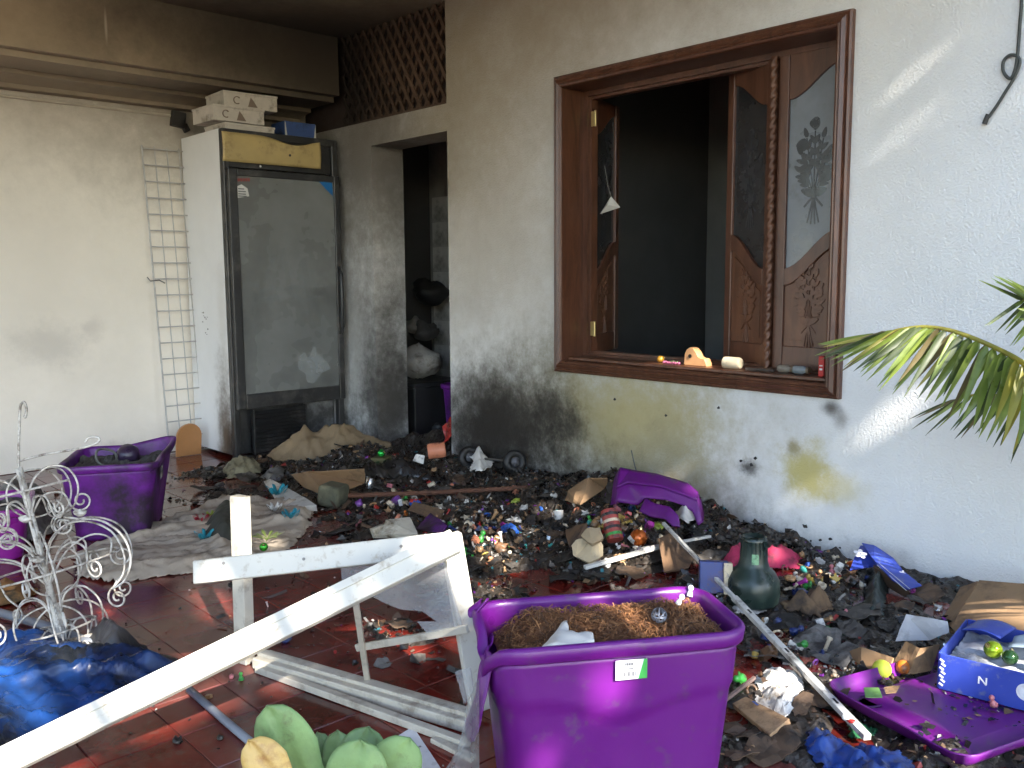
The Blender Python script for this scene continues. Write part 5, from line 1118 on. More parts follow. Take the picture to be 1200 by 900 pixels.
for _ in range(230):
    x, y = random.gauss(.05, .14), random.gauss(-.03, .09)
    if abs(x) > .29 or abs(y) > .18: continue
    p = LM @ Vector((x, y, .02)); s = random.lognormvariate(-5.2, .6); k = random.randint(4, 6); e = Matrix.Rotation(random.uniform(0, 6), 3, 'Z') @ Matrix.Rotation(random.gauss(0, .3), 3, 'X')
    fv2.add([p+e @ Vector((s*random.uniform(.5, 1.6)*math.cos(6.28*i/k), s*random.uniform(.4, 1)*math.sin(6.28*i/k), 0)) for i in range(k)], [tuple(range(k))], random.choices((1, 2, 3, 4, 6), (.4, .2, .2, .1, .1))[0])
stuff(fv2.build('lid_grit', frag_mats), 'burnt flakes and grit scattered on the upturned purple lid', 'debris')
bx = thing('blue_box', 'open royal blue box of glass ornaments standing on the purple lid', 'box', (2.398, 0.915, 0.055), rz=math.atan2(-.99, .14))
BL, BD, BH, bt_ = .42, .30, .098, .005
def bw(nm, lo, hi): b = MB(); b.span(lo, hi); return b.build(nm, m_royal, bx, bevel=.0015)
fw = bw('front_wall', (0, -.005+.0, 0), (BL, .0, BH)); bw('back_wall', (0, BD, 0), (BL, BD+.005, BH)); bw('left_wall', (-.005, 0.0003, 0), (-.0003, BD-.0003, BH)); bw('right_wall', (BL+.0003, .0003, 0), (BL+.005, BD-.0003, BH)); bw('base', (.001, .001, .002), (BL-.001, BD-.001, .006))
b = MB(); b.grid(lambda u, v: Vector((.004+u*(BL-.008), .004+v*(BD-.008), .062+.016*mn.noise(Vector((u*7, v*7, 2)))+.008*mn.noise(Vector((u*19, v*19, 5))))), 40, 30); b.build('tissue_lining', M('grey_tissue', (.40, .41, .44), .85, dirt=((.10, .10, .10), .3, 12)), bx, smooth=True)
# the box's front looks towards -y of its own frame
def bfront(u, z): return Vector((u, -.006, z))
b = MB(); s = .016; u0, z0 = .105, .052
for a, c_ in (((-1, -1), (-1, 1)), ((-1, 1), (1, -1)), ((1, -1), (1, 1))): b.bar((u0+a[0]*s*.55, -.0058, z0+a[1]*s*.6), (u0+c_[0]*s*.55, -.0058, z0+c_[1]*s*.6), .0035, .0012, up=(0, 1, 0))
b.build('letter_mark', m_wprint, bx)
b = MB(); c = Vector((.205, -.0062, .05)); b.lathe([(.0195, 0), (.0225, 0), (.0225, .0008), (.0195, .0008), (.0195, 0)], 24, Matrix.Translation(c) @ Matrix.Rotation(math.pi/2, 4, 'X'))
for k in range(5):
    a = 6.283*k/5+.3; q = c+Vector((.0095*math.cos(a), -.0002*k, .0095*math.sin(a))); b.lathe([(.0078, 0), (.0078, .0008)], 12, Matrix.Translation(q) @ Matrix.Rotation(math.pi/2, 4, 'X'))
b.build('flower_emblem', m_wprint, bx)
b = MB()
for k in range(7): b.box((.006+.004*(k % 2), -.0056, .014+k*.011), (.012, .0012, .005), Matrix.Rotation(.5, 3, 'Y'))
b.build('torn_print', m_wprint, bx)
BM = Matrix.Translation((2.398, .915, .055)) @ Matrix.Rotation(math.atan2(-.99, .14), 4, 'Z')
def inbox(u, v, z=.09): return BM @ Vector((u, v, z))
ornament('glass_ornament', inbox(.10, .135, .088), .024, M('lime_ball', (.28, .40, .02), .12, metal=.6), 'lime green glass ball in the blue box')
ornament('glass_ornament', inbox(.145, .115, .085), .020, M('dark_green_ball', (.02, .06, .02), .15, metal=.5), 'dark green glass ball beside the lime one in the blue box')
ornament('glass_ornament', inbox(.22, .10, .088), .024, M('silver_ball', (.45, .5, .46), .1, metal=.8), 'silver glass ball at the right in the blue box')
b = MB(); b.grid(lambda u, v: inbox(.13+.16*u, .17+.09*v, .092+.025*math.sin(3*u)*(.5+.5*v)+.004*math.sin(9*v)), 12, 8); tag(b.build('tissue_paper', M('pale_blue_tissue', (.42, .50, .56), .8), smooth=True, solid=.001), 'pale blue tissue paper sticking out of the blue box', 'tissue')
b = MB(); b.grid(lambda u, v: inbox(.005+.10*u+.02*v, .20+.11*v, .099+.012*math.sin(3.1*u)), 8, 8); b.build('inner_flap', m_royal, bx, smooth=True, solid=.002).matrix_parent_inverse = BM.inverted()
# ================================================================ rods, poles and boards
m_rust = M('rusty_iron', (0.12, 0.05, 0.028), .85, var=.4, vscale=30, bump=.4, bscale=90)
r0, r1 = at(372, 582, .03)+Vector((0, 0, .03)), onx(700, 566, WX-.03)
b = MB(); n = 60; b.tube([r0.lerp(r1, i/n)+Vector((0, 0, -.008*math.sin(math.pi*i/n))) for i in range(n+1)], [.011+(.0022 if i % 2 else 0) for i in range(n+1)], 8); tag(b.build('rusty_rod', m_rust), 'long rusty ribbed rod lying across the debris to the wall', 'rod')
m_pole = M('white_metal', (.58, .57, .54), .4, var=.2, dirt=((.10, .09, .08), .32, 16))
pa, pb_ = at(777, 641)+Vector((0, 0, .10)), at(1016, 878)+Vector((0, 0, .03))
b = MB(); b.bar(pa.lerp(pb_, .0), pa.lerp(pb_, .50), .013, .013); pole = b.build('white_pole', m_pole, bevel=.002); tag(pole, 'long thin white pole lying from the toy heap to the lower right', 'pole')
b = MB(); b.bar(pa.lerp(pb_, .47), pb_, .021, .016); b.build('outer_tube', m_pole, pole, bevel=.002)
for f in (.55, .72, .9):
    q = pa.lerp(pb_, f); b = MB(); b.bar(q-(pb_-pa).normalized()*.012+Vector((0, 0, .0085)), q+(pb_-pa).normalized()*.012+Vector((0, 0, .0085)), .006, .002); b.build('slot', M('slot_black', (.02, .02, .02), .7), pole)
b = MB(); b.bar(at(685, 671)+Vector((0, 0, .02)), at(772, 655)+Vector((0, 0, .05)), .022, .014); p2 = b.build('white_bar', m_pole, bevel=.002); tag(p2, 'white flat bar lying across in front of the toy heap', 'bar')
b = MB(); b.bar(at(752, 659)+Vector((0, 0, .055)), at(832, 645)+Vector((0, 0, .06)), .016, .010); b.build('bar_tongue', m_pole, p2, bevel=.002)
b = MB(); q = [G(858, 824, .02), G(874, 816, .03), G(925, 842, .04), G(902, 861, .02)]; b.add(q, [(0, 1, 2, 3)]); wb = b.build('plywood_offcut', M('plywood', (.42, .26, .14), .7, var=.2, vscale=10, dirt=((.12, .07, .04), .35, 12)), solid=-.016, bevel=.0015); tag(wb, 'small plywood offcut with blue print on the debris right of the big tub', 'plywood')
b = MB(); c = (q[0]+q[1]+q[2]+q[3])/4+Vector((0, 0, .0185)); d = (q[3]-q[0]).normalized(); b.bar(c-d*.03, c-d*.005, .006, .001); b.build('blue_print', M('blue_ink', (.05, .12, .4), .6), wb)
b = MB(); b.bar(at(840, 836)+Vector((0, 0, .02)), at(884, 806)+Vector((0, 0, .03)), .009, .009); tag(b.build('stick', M('grey_stick', (.2, .13, .11), .8), bevel=.001), 'thin greyish stick against the right side of the big tub', 'stick')

# ================================================================ toy axle with two wheels
axl = thing('toy_axle', 'pair of black toy wheels on an axle by the scorched wall', 'toy axle')
m_rub = M('black_rubber', (.012, .012, .013), .55); w1, w2 = onx(550, 536, WX-.12), onx(603, 541, WX-.10)
axd = (w2-w1).normalized(); face = (Vector((-.75, -.55, .25))).normalized()
b = MB(); b.tube([w1, w2], .007, 8); b.build('axle', M('steel_dark', (.12, .12, .12), .4, metal=.7), axl)
for wc in (w1, w2):
    R4 = Matrix.Translation(wc) @ Vector((0, 0, 1)).rotation_difference((axd*.8+face*.6).normalized()).to_matrix().to_4x4()
    b = MB(); b.lathe([(.028, -.018), (.052, -.022), (.064, -.014), (.066, 0), (.064, .014), (.052, .022), (.028, .018), (.028, -.018)], 28, R4); wh = b.build('wheel', m_rub, axl, smooth=True)
    b = MB(); b.lathe([(0, -.016), (.027, -.014), (.0275, .014), (.012, .016), (.010, .024), (0, .025)], 20, R4); b.build('hub', M('hub_grey', (.10, .10, .11), .35), wh, smooth=True)

# ================================================================ dark green bell
p = at(882, 702); bl_ = thing('green_bell', 'dark green bell-shaped plastic pot standing on the ash', 'bell', (p.x, p.y, max(0, p.z-.012)))
m_bell = M('bell_green', (.017, .032, .027), .35, var=.35, vscale=6, dirt=((.10, .13, .10), .25, 5))
b = MB(); b.lathe([(.0, .0), (.078, .0), (.088, .01), (.092, .05), (.088, .085), (.074, .112), (.055, .128), (.048, .15), (.044, .19), (.042, .222), (.043, .235), (.036, .238), (.034, .225)], 36); b.build('body', m_bell, bl_, smooth=True)
b = MB(); b.lathe([(.034, .223), (.0, .222)], 24); b.build('top_hollow', M('bell_inside', (.012, .02, .018), .6), bl_)
b = MB(); 
for k in range(18):
    a = k*6.283/18; b.tube([(.0455*math.cos(a), .0455*math.sin(a), .165), (.0432*math.cos(a), .0432*math.sin(a), .225)], .0016, 4)
b.build('neck_ribs', m_bell, bl_)
b = MB(); d = (-fwd.x, -fwd.y); f0 = math.atan2(d[1], d[0])
b.grid(lambda u, v: Vector(((.049-.003*v)*math.cos(f0-.4+.5*u), (.049-.003*v)*math.sin(f0-.4+.5*u), .135+.05*v)), 8, 8); b.build('pale_patch', M('pale_green', (.22, .42, .24), .4, dirt=((.05, .1, .07), .35, 40)), bl_, smooth=True)

# ================================================================ broken purple tub by the wall
bk = thing('broken_tub', 'melted and broken purple tub lying tipped against the wall', 'broken tub')
def wpan(nm, pts, cr=.006): o = sheet(nm, pts, m_pur, None, None, .005, cr, 9, 4, True); o.parent = bk; return o
q = lambda px, py, d: atd(px, py, d-.12)
wpan('long_side', [q(722, 572, 4.16), q(736, 566, 4.14), q(775, 571, 4.05), q(817, 586, 3.95), q(823, 612, 3.92), q(818, 616, 3.92), q(812, 600, 3.95), q(800, 592, 3.98), q(780, 586, 4.02), q(757, 584, 4.06), q(748, 592, 4.08), q(722, 588, 4.12)])
wpan('rim', [q(727, 548, 4.22), q(740, 551, 4.20), q(770, 556, 4.14), q(806, 567, 4.05), q(818, 578, 4.0), q(817, 587, 3.94), q(775, 571, 4.04), q(736, 566, 4.13), q(723, 572, 4.16)], .003)
wpan('end_wall', [q(727, 549, 4.23), q(722, 590, 4.12), q(716, 592, 4.2), q(721, 560, 4.28)], .003)
wpan('torn_strip', [q(757, 584, 4.05), q(768, 590, 3.98), q(785, 594, 3.92), q(795, 604, 3.88), q(797, 618, 3.86), q(788, 617, 3.87), q(780, 609, 3.9), q(764, 606, 3.96), q(750, 600, 4.02)], .008)
wpan('short_side', [q(806, 567, 4.06), q(824, 612, 3.93), q(826, 600, 4.1), q(820, 580, 4.16)], .003)
drape('white_bag', ((790, 604), (800, 596), (814, 598), (816, 610), (804, 614), (794, 612)), M('white_bag', (.52, .50, .47), .7, var=.15), .06, .02, 20, 'crumpled white bag inside the broken purple tub', 'bag', z0=.12, soft=.05, res=.009, seed=41)
b = MB(); k_ = onx(748, 560, WX-.03); b.tube([k_, k_+Vector((0, .02, .05)), k_+Vector((0, .045, .13))], .003, 5); tag(b.build('wire_end', M('dark_wire', (.06, .06, .06), .5)), 'dark wire end sticking up behind the broken tub', 'wire')

# ================================================================ toys and goods in the debris
def coloured(nm, c, r=.35, **k): return M('toy_'+nm, c, r, var=.2, vscale=25, dirt=((.05, .042, .036), .38, 26), **k)
T_ = {'green': coloured('green', (.04, .30, .05)), 'blue': coloured('blue', (.02, .10, .42)), 'cream': coloured('cream', (.60, .50, .36)), 'white': coloured('white', (.66, .64, .60)), 'magenta': coloured('magenta', (.42, .03, .30)),
      'coral': coloured('coral', (.55, .20, .11)), 'teal': coloured('teal', (.05, .32, .28)), 'yellow': coloured('yellow', (.52, .36, .08)), 'red': coloured('red', (.42, .025, .02)), 'violet': coloured('violet', (.20, .06, .32)), 'tan': coloured('tan', (.36, .21, .10)),
      'orange': coloured('orange', (.55, .15, .02)), 'lime': coloured('lime', (.34, .42, .06)), 'silver': coloured('silver', (.55, .55, .55), .25, metal=.8), 'brown': coloured('brown', (.14, .075, .04)), 'navy': coloured('navy', (.015, .03, .13)), 'pink': coloured('pink', (.50, .16, .18)), 'black': coloured('black', (.014, .014, .014))}
def g_block(b, s): b.box((0, 0, s*.35), (s*1.3, s*.9, s*.7)); [b.lathe([(s*.2, s*.7), (s*.2, s*.85), (0, s*.85)], 10, Matrix.Translation((x*s*.32, 0, 0))) for x in (-1, 1)]
def g_figure(b, s): b.lathe([(0, 0), (s*.42, 0), (s*.46, s*.15), (s*.30, s*.6), (s*.16, s*.78), (s*.30, s*.95), (s*.32, s*1.15), (s*.2, s*1.34), (0, s*1.38)], 12); b.tube([(-s*.55, 0, s*.35), (0, 0, s*.62), (s*.55, s*.1, s*.4)], s*.12, 6)
def g_cup(b, s): b.lathe([(0, 0), (s*.42, 0), (s*.5, s*.1), (s*.58, s*.95), (s*.52, s*.95), (s*.45, s*.15), (0, s*.12)], 16); b.tube([(s*.5, 0, s*.25), (s*.85, 0, s*.3), (s*.85, 0, s*.7), (s*.54, 0, s*.78)], s*.07, 6)
def g_car(b, s): b.prism([(-s, .2*s), (s, .2*s), (s, .55*s), (.5*s, .6*s), (.3*s, .95*s), (-.5*s, .95*s), (-.75*s, .6*s), (-s, .55*s)], (0, s*.45, 0), (1, 0, 0), (0, 0, 1), s*.9); [b.lathe([(s*.24, 0), (s*.24, s*.12), (0, s*.12)], 12, Matrix.Translation((x*s*.55, y*s*.5-s*.06, s*.22)) @ Matrix.Rotation(-math.pi/2, 4, 'X')) for x in (-1, 1) for y in (-1, 1)]
def g_ring(b, s): b.tube([(s*.55*math.cos(a), s*.55*math.sin(a), s*.15) for a in [i*6.283/20 for i in range(21)]], s*.15, 7)
def g_star(b, s): b.prism([(s*(1 if i % 2 == 0 else .45)*math.cos(i*.6283), s*(1 if i % 2 == 0 else .45)*math.sin(i*.6283)) for i in range(10)], (0, 0, 0), (1, 0, 0), (0, 1, 0), s*.25)
def g_can(b, s): b.lathe([(0, 0), (s*.48, 0), (s*.5, s*.05), (s*.5, s*1.25), (s*.46, s*1.3), (s*.44, s*1.22), (0, s*1.2)], 20)
def g_lump(b, s):
    e = random.uniform(0, 50); N = 9
    b.grid(lambda u, v: Vector((math.sin(math.pi*v)*math.cos(6.283*u), math.sin(math.pi*v)*math.sin(6.283*u)*.8, .55-.55*math.cos(math.pi*v)))*(s*(.62+.3*mn.noise(Vector((math.sin(math.pi*v)*math.cos(6.283*u)*1.6+e, math.sin(math.pi*v)*math.sin(6.283*u)*1.6, math.cos(math.pi*v)*1.6))))), 14, N, closed=True)
def g_peg(b, s): b.lathe([(0, 0), (s*.2, 0), (s*.22, s*1.3), (s*.34, s*1.4), (s*.34, s*1.6), (0, s*1.65)], 10)
SH = dict(block=(g_block, 0), figure=(g_figure, 1), cup=(g_cup, 1), car=(g_car, 0), ring=(g_ring, 1), star=(g_star, 0), can=(g_can, 1), lump=(g_lump, 1), peg=(g_peg, 1))
def toy(px, py, shape, colr, s, label, name=None, cat='toy', tilt=.5, sink=.15, group=None, pos=None):
    b = MB(); f, sm = SH[shape]; f(b, s); mat = T_[colr] if colr in T_ else MATS[colr]
    o = b.build(name or {'block': 'toy_block', 'figure': 'toy_figure', 'cup': 'toy_cup', 'car': 'toy_car', 'ring': 'toy_ring', 'star': 'toy_star', 'can': 'can', 'lump': 'melted_toy', 'peg': 'toy_peg'}[shape], mat, smooth=bool(sm), bevel=0 if sm else s*.06)
    p = pos or at(px, py); o.location = (min(p.x, WX-s*1.1), p.y, p.z+s*.1-s*sink+(s*.35 if tilt > .9 else 0)); o.rotation_euler = (random.uniform(-tilt, tilt), random.uniform(-tilt, tilt), random.uniform(0, 6.28))
    return tag(o, label, cat, group)
SPEC = [
 (465, 590, 'lump', 'violet', .05, 'pale violet melted toy in front of the rusty rod'), (487, 592, 'lump', 'red', .055, 'dark red melted lump just in front of the rusty rod'),
 (432, 572, 'can', 'silver', .045, 'small silver tin lying behind the rusty rod end'), (456, 590, 'star', 'yellow', .03, 'gold star among the scraps left of the violet toy'),
 (476, 604, 'figure', 'orange', .022, 'tiny orange figure behind the scorched foam panel'), (515, 646, 'cup', 'magenta', .04, 'magenta toy cup by the frame corner'),
 (562, 634, 'figure', 'green', .036, 'bright green toy figure at the front of the toy heap'), (598, 624, 'car', 'blue', .042, 'bright blue toy car in the toy heap'),
 (606, 612, 'block', 'white', .024, 'white block resting against the blue toy car'), (604, 590, 'lump', 'lime', .04, 'pale lime stuffed toy above the blue car'), (614, 598, 'lump', 'white', .04, 'white stuffed toy beside the pale lime one'),
 (549, 652, 'ring', 'green', .034, 'green ring nearest the frame corner on the floor'), (576, 655, 'lump', 'coral', .024, 'coral lump at the front edge of the toy heap'), (617, 645, 'peg', 'teal', .018, 'small teal peg at the right front of the toy heap'),
 (572, 626, 'figure', 'coral', .026, 'coral toy figure right behind the green one'), (588, 646, 'lump', 'brown', .05, 'brown burnt knot of toys in the middle of the toy heap'), (628, 640, 'star', 'cream', .026, 'cream star right of the teal peg'),
 (655, 608, 'cup', 'white', .042, 'white mug upright at the right of the toy heap'), (662, 617, 'lump', 'cream', .022, 'cream lump just below the white mug'), (692, 612, 'figure', 'green', .026, 'small green figure below the curved cardboard'),
 (700, 612, 'lump', 'white', .026, 'white and round lump right of the small green figure'), (697, 597, 'block', 'cream', .024, 'cream block below the curved cardboard panel'), (735, 612, 'star', 'yellow', .042, 'yellow star toy below the broken tub'),
 (726, 600, 'block', 'navy', .036, 'navy block under the torn edge of the broken tub'), (716, 612, 'lump', 'tan', .024, 'tan lump left of the yellow star'), (771, 620, 'lump', 'lime', .045, 'greenish cream ball below the torn purple strip'),
 (727, 658, 'block', 'tan', .040, 'tan wooden block at the foot of the toy heap'), (712, 664, 'figure', 'white', .028, 'white figurine fallen left of the tan block'), (752, 612, 'cup', 'brown', .03, 'brown cup between the yellow star and the broken tub'),
 (640, 612, 'ring', 'magenta', .03, 'magenta ring left of the white mug'), (560, 600, 'ring', 'tan', .03, 'tan ring at the back of the toy heap'), (575, 590, 'peg', 'cream', .02, 'cream peg at the back of the toy heap'), (590, 600, 'peg', 'white', .02, 'white peg behind the blue car'),
 (960, 660, 'block', 'white', .026, 'white block on the debris between the bell and the blue tray'), (975, 672, 'figure', 'pink', .026, 'pink and cream figurine right of the pink cloth'), (948, 682, 'lump', 'yellow', .026, 'yellow lump right of the green bell'),
 (970, 690, 'block', 'white', .02, 'small white block above the brown rag'), (955, 676, 'lump', 'red', .018, 'small red lump above the yellow one'), (938, 700, 'car', 'navy', .034, 'dark blue toy car left of the brown rag'),
 (1082, 700, 'star', 'violet', .03, 'violet star by the foot of the blue tray'), (1070, 696, 'block', 'magenta', .024, 'magenta strip block under the blue tray end'), (1098, 715, 'lump', 'silver', .03, 'silvery melted lump left of the cardboard box'),
 (393, 765, 'lump', 'red', .012, 'small red bead on the floor inside the broken frame'), (283, 797, 'figure', 'green', .018, 'small green clip on the floor under the sloping board'), (272, 794, 'lump', 'pink', .014, 'tiny pink lump left of the green clip'),
 (336, 752, 'lump', 'navy', .028, 'dark blue scrap on the floor inside the broken frame'), (339, 858, 'ring', 'tan', .014, 'small rusty ring on the floor behind the big succulent leaf'), (314, 711, 'peg', 'white', .012, 'tiny white peg upright on the red floor right of the post'),
 (245, 818, 'block', 'tan', .014, 'small tan chip on the floor beside the grey pipe'), (207, 871, 'lump', 'black', .024, 'black char lump on the floor below the sloping board'), (258, 866, 'lump', 'black', .014, 'small black char lump right beside the grey pipe'),
 (1165, 826, 'figure', 'pink', .022, 'pink toy figure on the purple lid below the blue box'), (992, 842, 'lump', 'white', .018, 'white lump on the left border of the purple lid'), (998, 846, 'lump', 'red', .014, 'red lump on the left border of the purple lid'),
]
random.seed(11)
for sp in SPEC:
    px, py, shp, cl, s, lab = sp; pos = None
    if 'lid' in lab.split()[-8:] and ('purple lid' in lab): q_ = onz(px, py, .06); pos = Vector((q_.x, q_.y, .058))
    toy(px, py, shp, cl, s, lab, pos=pos, tilt=.35)
# named goods
def cyl_thing(name, px, py, r, l, mat, label, cat, direction, lift=0.0):
    p = at(px, py); b = MB(); d = Vector(direction).normalized(); R4 = Matrix.Translation(Vector((p.x, p.y, p.z+r*.8+lift))-d*l/2) @ Vector((0, 0, 1)).rotation_difference(d).to_matrix().to_4x4()
    b.lathe([(0, 0), (r*.95, 0), (r, r*.08), (r, l-r*.08), (r*.95, l), (r*.85, l), (r*.82, l-.012), (0, l-.013)], 22, R4); return tag(b.build(name, mat, smooth=False, bevel=.001), label, cat), R4
o, _ = cyl_thing('orange_pot', 512, 545, .045, .10, M('peach_plastic', (.55, .20, .11), .5, var=.12, dirt=((.1, .04, .03), .2, 20)), 'peach orange plastic pot lying in the doorway debris', 'pot', (.75, -.6, .1), .05)
o, R4 = cyl_thing('striped_can', 717, 640, .034, .13, M('can_red', (.30, .045, .035), .4, var=.3, dirt=((.03, .02, .02), .3, 20)), 'striped red and green can tilted in the middle of the toy heap', 'can', (.25, .5, .8), .06)
for k in range(4):
    b = MB(); b.lathe([(.0344, .018+k*.028), (.0348, .018+k*.028), (.0348, .030+k*.028), (.0344, .030+k*.028)], 22, R4); b.build('stripe', (T_['green'], T_['black'], T_['cream'], T_['black'])[k], o)
p = at(748, 640); ornament('glass_ornament', p+Vector((0, 0, .035)), .037, M('copper_ball', (.55, .13, .025), .2, metal=.5), 'glowing orange glass ball in the toy heap left of the brown board')
p = at(447, 548); b = MB(); b.box((p.x, p.y, p.z+.03), (.10, .09, .07), Matrix.Rotation(.6, 3, 'Z')); tag(b.build('olive_box', M('olive_card', (.10, .09, .035), .7, var=.3), bevel=.003), 'small olive box behind the rusty rod', 'box')
ornament('glass_ornament', p+Vector((.0, .0, .085)), .022, M('emerald_ball', (.02, .40, .06), .1, metal=.6), 'shiny emerald ball on the small olive box')
p = at(492, 540); sheet('white_scrap', [G(484, 540, .04), G(488, 532, .08), G(498, 534, .07), G(496, 544, .04)], T_['white'], 'small white scrap left of the peach pot', 'scrap', .004, .006)
p = at(1033, 793); ornament('tennis_ball', p+Vector((0, 0, .022)), .026, M('yellow_felt', (.50, .55, .05), .7), 'yellow green ball in the rubble behind the purple lid', 'ball', cap=False)
p = at(1058, 789); ornament('orange_ball', p+Vector((0, 0, .018)), .020, T_['orange'], 'small orange ball beside the folded cardboard behind the lid', 'ball', cap=False)
p = at(998, 670); ornament('glass_ornament', p+Vector((0, 0, .02)), .024, MATS['copper_ball'], 'orange glass ball at the left foot of the blue tray')
b = MB(); p = at(836, 692); b.box((p.x, p.y, p.z+.05), (.055, .10, .11), Matrix.Rotation(.7, 3, 'Z') @ Matrix.Rotation(.2, 3, 'Y')); bb = b.build('scorched_box', M('navy_card', (.03, .05, .2), .5, dirt=((.12, .07, .04), .3, 9)), bevel=.003); tag(bb, 'scorched blue and cream box left of the green bell', 'box')
b = MB(); b.box((p.x+.018, p.y-.045, p.z+.052), (.05, .03, .108), Matrix.Rotation(.7, 3, 'Z') @ Matrix.Rotation(.2, 3, 'Y')); b.build('cream_side', M('cream_card', (.55, .47, .33), .7, dirt=((.05, .06, .15), .3, 40)), bb, bevel=.002)
q_ = [onz(*e, .066) for e in ((1012, 806), (1030, 806), (1034, 818), (1014, 818))]; sheet('green_card', q_, M('green_card', (.13, .27, .07), .6), 'small green card on the edge of the purple lid', 'card', .002, .003)
q_ = [onz(*e, .066) for e in ((1036, 806), (1055, 804), (1050, 812), (1038, 813))]; sheet('tan_scrap', q_, M('toy_tan', (.36, .21, .10)), 'tan paper scrap beside the green card on the lid', 'scrap', .002, .003)
# beads and shells spilled behind the lid
b = MB()
for k in range(150):
    px, py = random.gauss(1000, 17), random.gauss(790, 9); p = at(px, py); s = random.uniform(.004, .010); b.lathe([(0, 0), (s, s*.3), (s*.8, s), (0, s*1.2)], 6, Matrix.Translation((p.x, p.y, p.z)) @ Matrix.Rotation(random.uniform(0, 3), 4, (1, random.random(), .3)), random.choices((0, 1, 2, 3), (.4, .3, .2, .1))[0])
stuff(b.build('spilled_beads', [T_['cream'], T_['brown'], T_['white'], T_['coral']], smooth=True), 'spilled pale beads and shells behind the purple lid', 'beads')
MARKS = [((882, 670), 'green bell'), ((770, 580), 'broken purple tub'), ((1040, 665), 'tipped blue tray'), ((717, 632), 'striped can'), ((748, 634), 'orange glass ball'), ((688, 640), 'rounded foam slab'), ((655, 603), 'white mug'), ((598, 620), 'blue toy car'), ((562, 630), 'green toy figure'), ((515, 640), 'magenta toy cup'),
         ((512, 538), 'peach pot'), ((575, 540), 'toy wheels'), ((447, 545), 'olive box'), ((390, 565), 'cardboard flap'), ((285, 552), 'cream netting'), ((460, 620), 'foam panel'), ((500, 600), 'cardboard scrap by the rod'), ((690, 575), 'curved cardboard panel'), ((905, 812), 'crumpled white paper'), ((888, 838), 'plywood offcut'), ((945, 712), 'brown rag'), ((895, 655), 'pink cloth'),
         ((836, 680), 'scorched blue box'), ((1080, 738), 'torn white card'), ((1033, 787), 'yellow green ball'), ((1000, 862), 'green film'), ((725, 665), 'white flat bar'), ((545, 740), 'frame stile'), ((430, 760), 'frame muntin'), ((165, 600), 'left purple tub'), ((1150, 710), 'cardboard box'), ((860, 760), 'big purple tub'), ((935, 790), 'long white pole'), ((605, 592), 'lime stuffed toy'), ((735, 610), 'yellow star')]
def where_is(px, py):
    (mx_, my_), nm_ = min(MARKS, key=lambda m: math.hypot(m[0][0]-px, 1.6*(m[0][1]-py))); dx, dy = px-mx_, py-my_
    far_ = 'close ' if math.hypot(dx, dy) < 22 else ''
    wd = ('right of' if dx > 0 else 'left of') if abs(dx) > abs(dy)*1.3 else ('in front of' if dy > 0 else 'behind')
    if min(abs(dx), abs(dy))*2.2 > max(abs(dx), abs(dy)): wd = ('front ' if dy > 0 else 'back ')+('right of' if dx > 0 else 'left of')
    return far_+wd+' the '+nm_
# more small burnt goods, told apart only by their place
WORD = dict(block='plastic brick', figure='toy figure', cup='toy cup', car='toy car', ring='ring', star='star', can='tin', lump='melted lump', peg='peg')
names = list(SH); cols = ['cream', 'white', 'brown', 'tan', 'black', 'coral', 'red', 'green', 'blue', 'violet', 'yellow', 'silver', 'teal', 'pink', 'navy', 'magenta']
zones = [((575, 622), (46, 28), 120, 'toy heap', 'small toys in the toy heap'), ((720, 612), (50, 26), 75, 'heap below the broken tub', 'small goods below the broken tub'), ((960, 680), (50, 20), 60, 'debris between the green bell and the blue tray', 'small goods by the blue tray'),
         ((470, 590), (50, 20), 40, 'debris around the rusty rod', 'small goods around the rusty rod'), ((930, 760), (45, 35), 30, 'ash right of the big tub', 'small goods right of the big tub')]
for (cx, cy), (sx, sy), n, where, grp in zones:
    for k in range(n):
        px, py = random.gauss(cx, sx*.6), random.gauss(cy, sy*.6); shp = random.choices(names, (3, 2, 1, 1, 3, 2, 1, 6, 3))[0]
        cl = random.choices(cols, (6, 6, 6, 6, 8, 2, 2, 2, 1.5, 2, 2, 2, 1, 1, 2, 1))[0]
        toy(px, py, shp, cl, random.uniform(.014, .034), 'small burnt %s %s %s' % (cl, WORD[shp], where_is(px, py)), cat='toy piece', tilt=1.2, group=grp)

# charred sheets of paper, card and film lying over the ash
m_sh = [M('charred_sheet', (.018, .016, .015), .6, var=.5, bump=.4), M('sooty_sheet', (.055, .048, .042), .75, var=.5, dirt=((.15, .13, .11), .3, 12)), M('brown_sheet', (.10, .06, .035), .8, var=.4, dirt=((.02, .017, .015), .45, 12)), M('grey_sheet', (.17, .16, .15), .8, var=.3, dirt=((.03, .026, .024), .5, 10))]
LBL = ['black charred sheet', 'sooty grey sheet', 'scorched brown sheet', 'pale ash-stained sheet']
SPOTS = [(520, 575), (545, 590), (640, 585), (630, 570), (650, 630), (640, 655), (600, 665), (560, 670), (700, 675), (660, 680), (740, 675), (790, 640), (820, 630), (835, 655), (850, 640), (900, 690), (915, 735), (935, 745), (955, 755), (900, 770), (960, 740), (985, 730), (1000, 745), (1010, 720), (985, 770), (925, 775), (950, 800), (940, 830), (880, 865), (900, 885), (920, 875), (870, 890), (965, 820), (1060, 715), (1075, 708), (1090, 700), (440, 600), (420, 615), (400, 625), (425, 590), (455, 645), (470, 670), (500, 700), (470, 735), (510, 745), (450, 780), (490, 775), (300, 545), (290, 562), (250, 560), (240, 575), (230, 590), (380, 545), (540, 565), (580, 575), (615, 575), (665, 655), (625, 610), (780, 655), (1040, 735)]
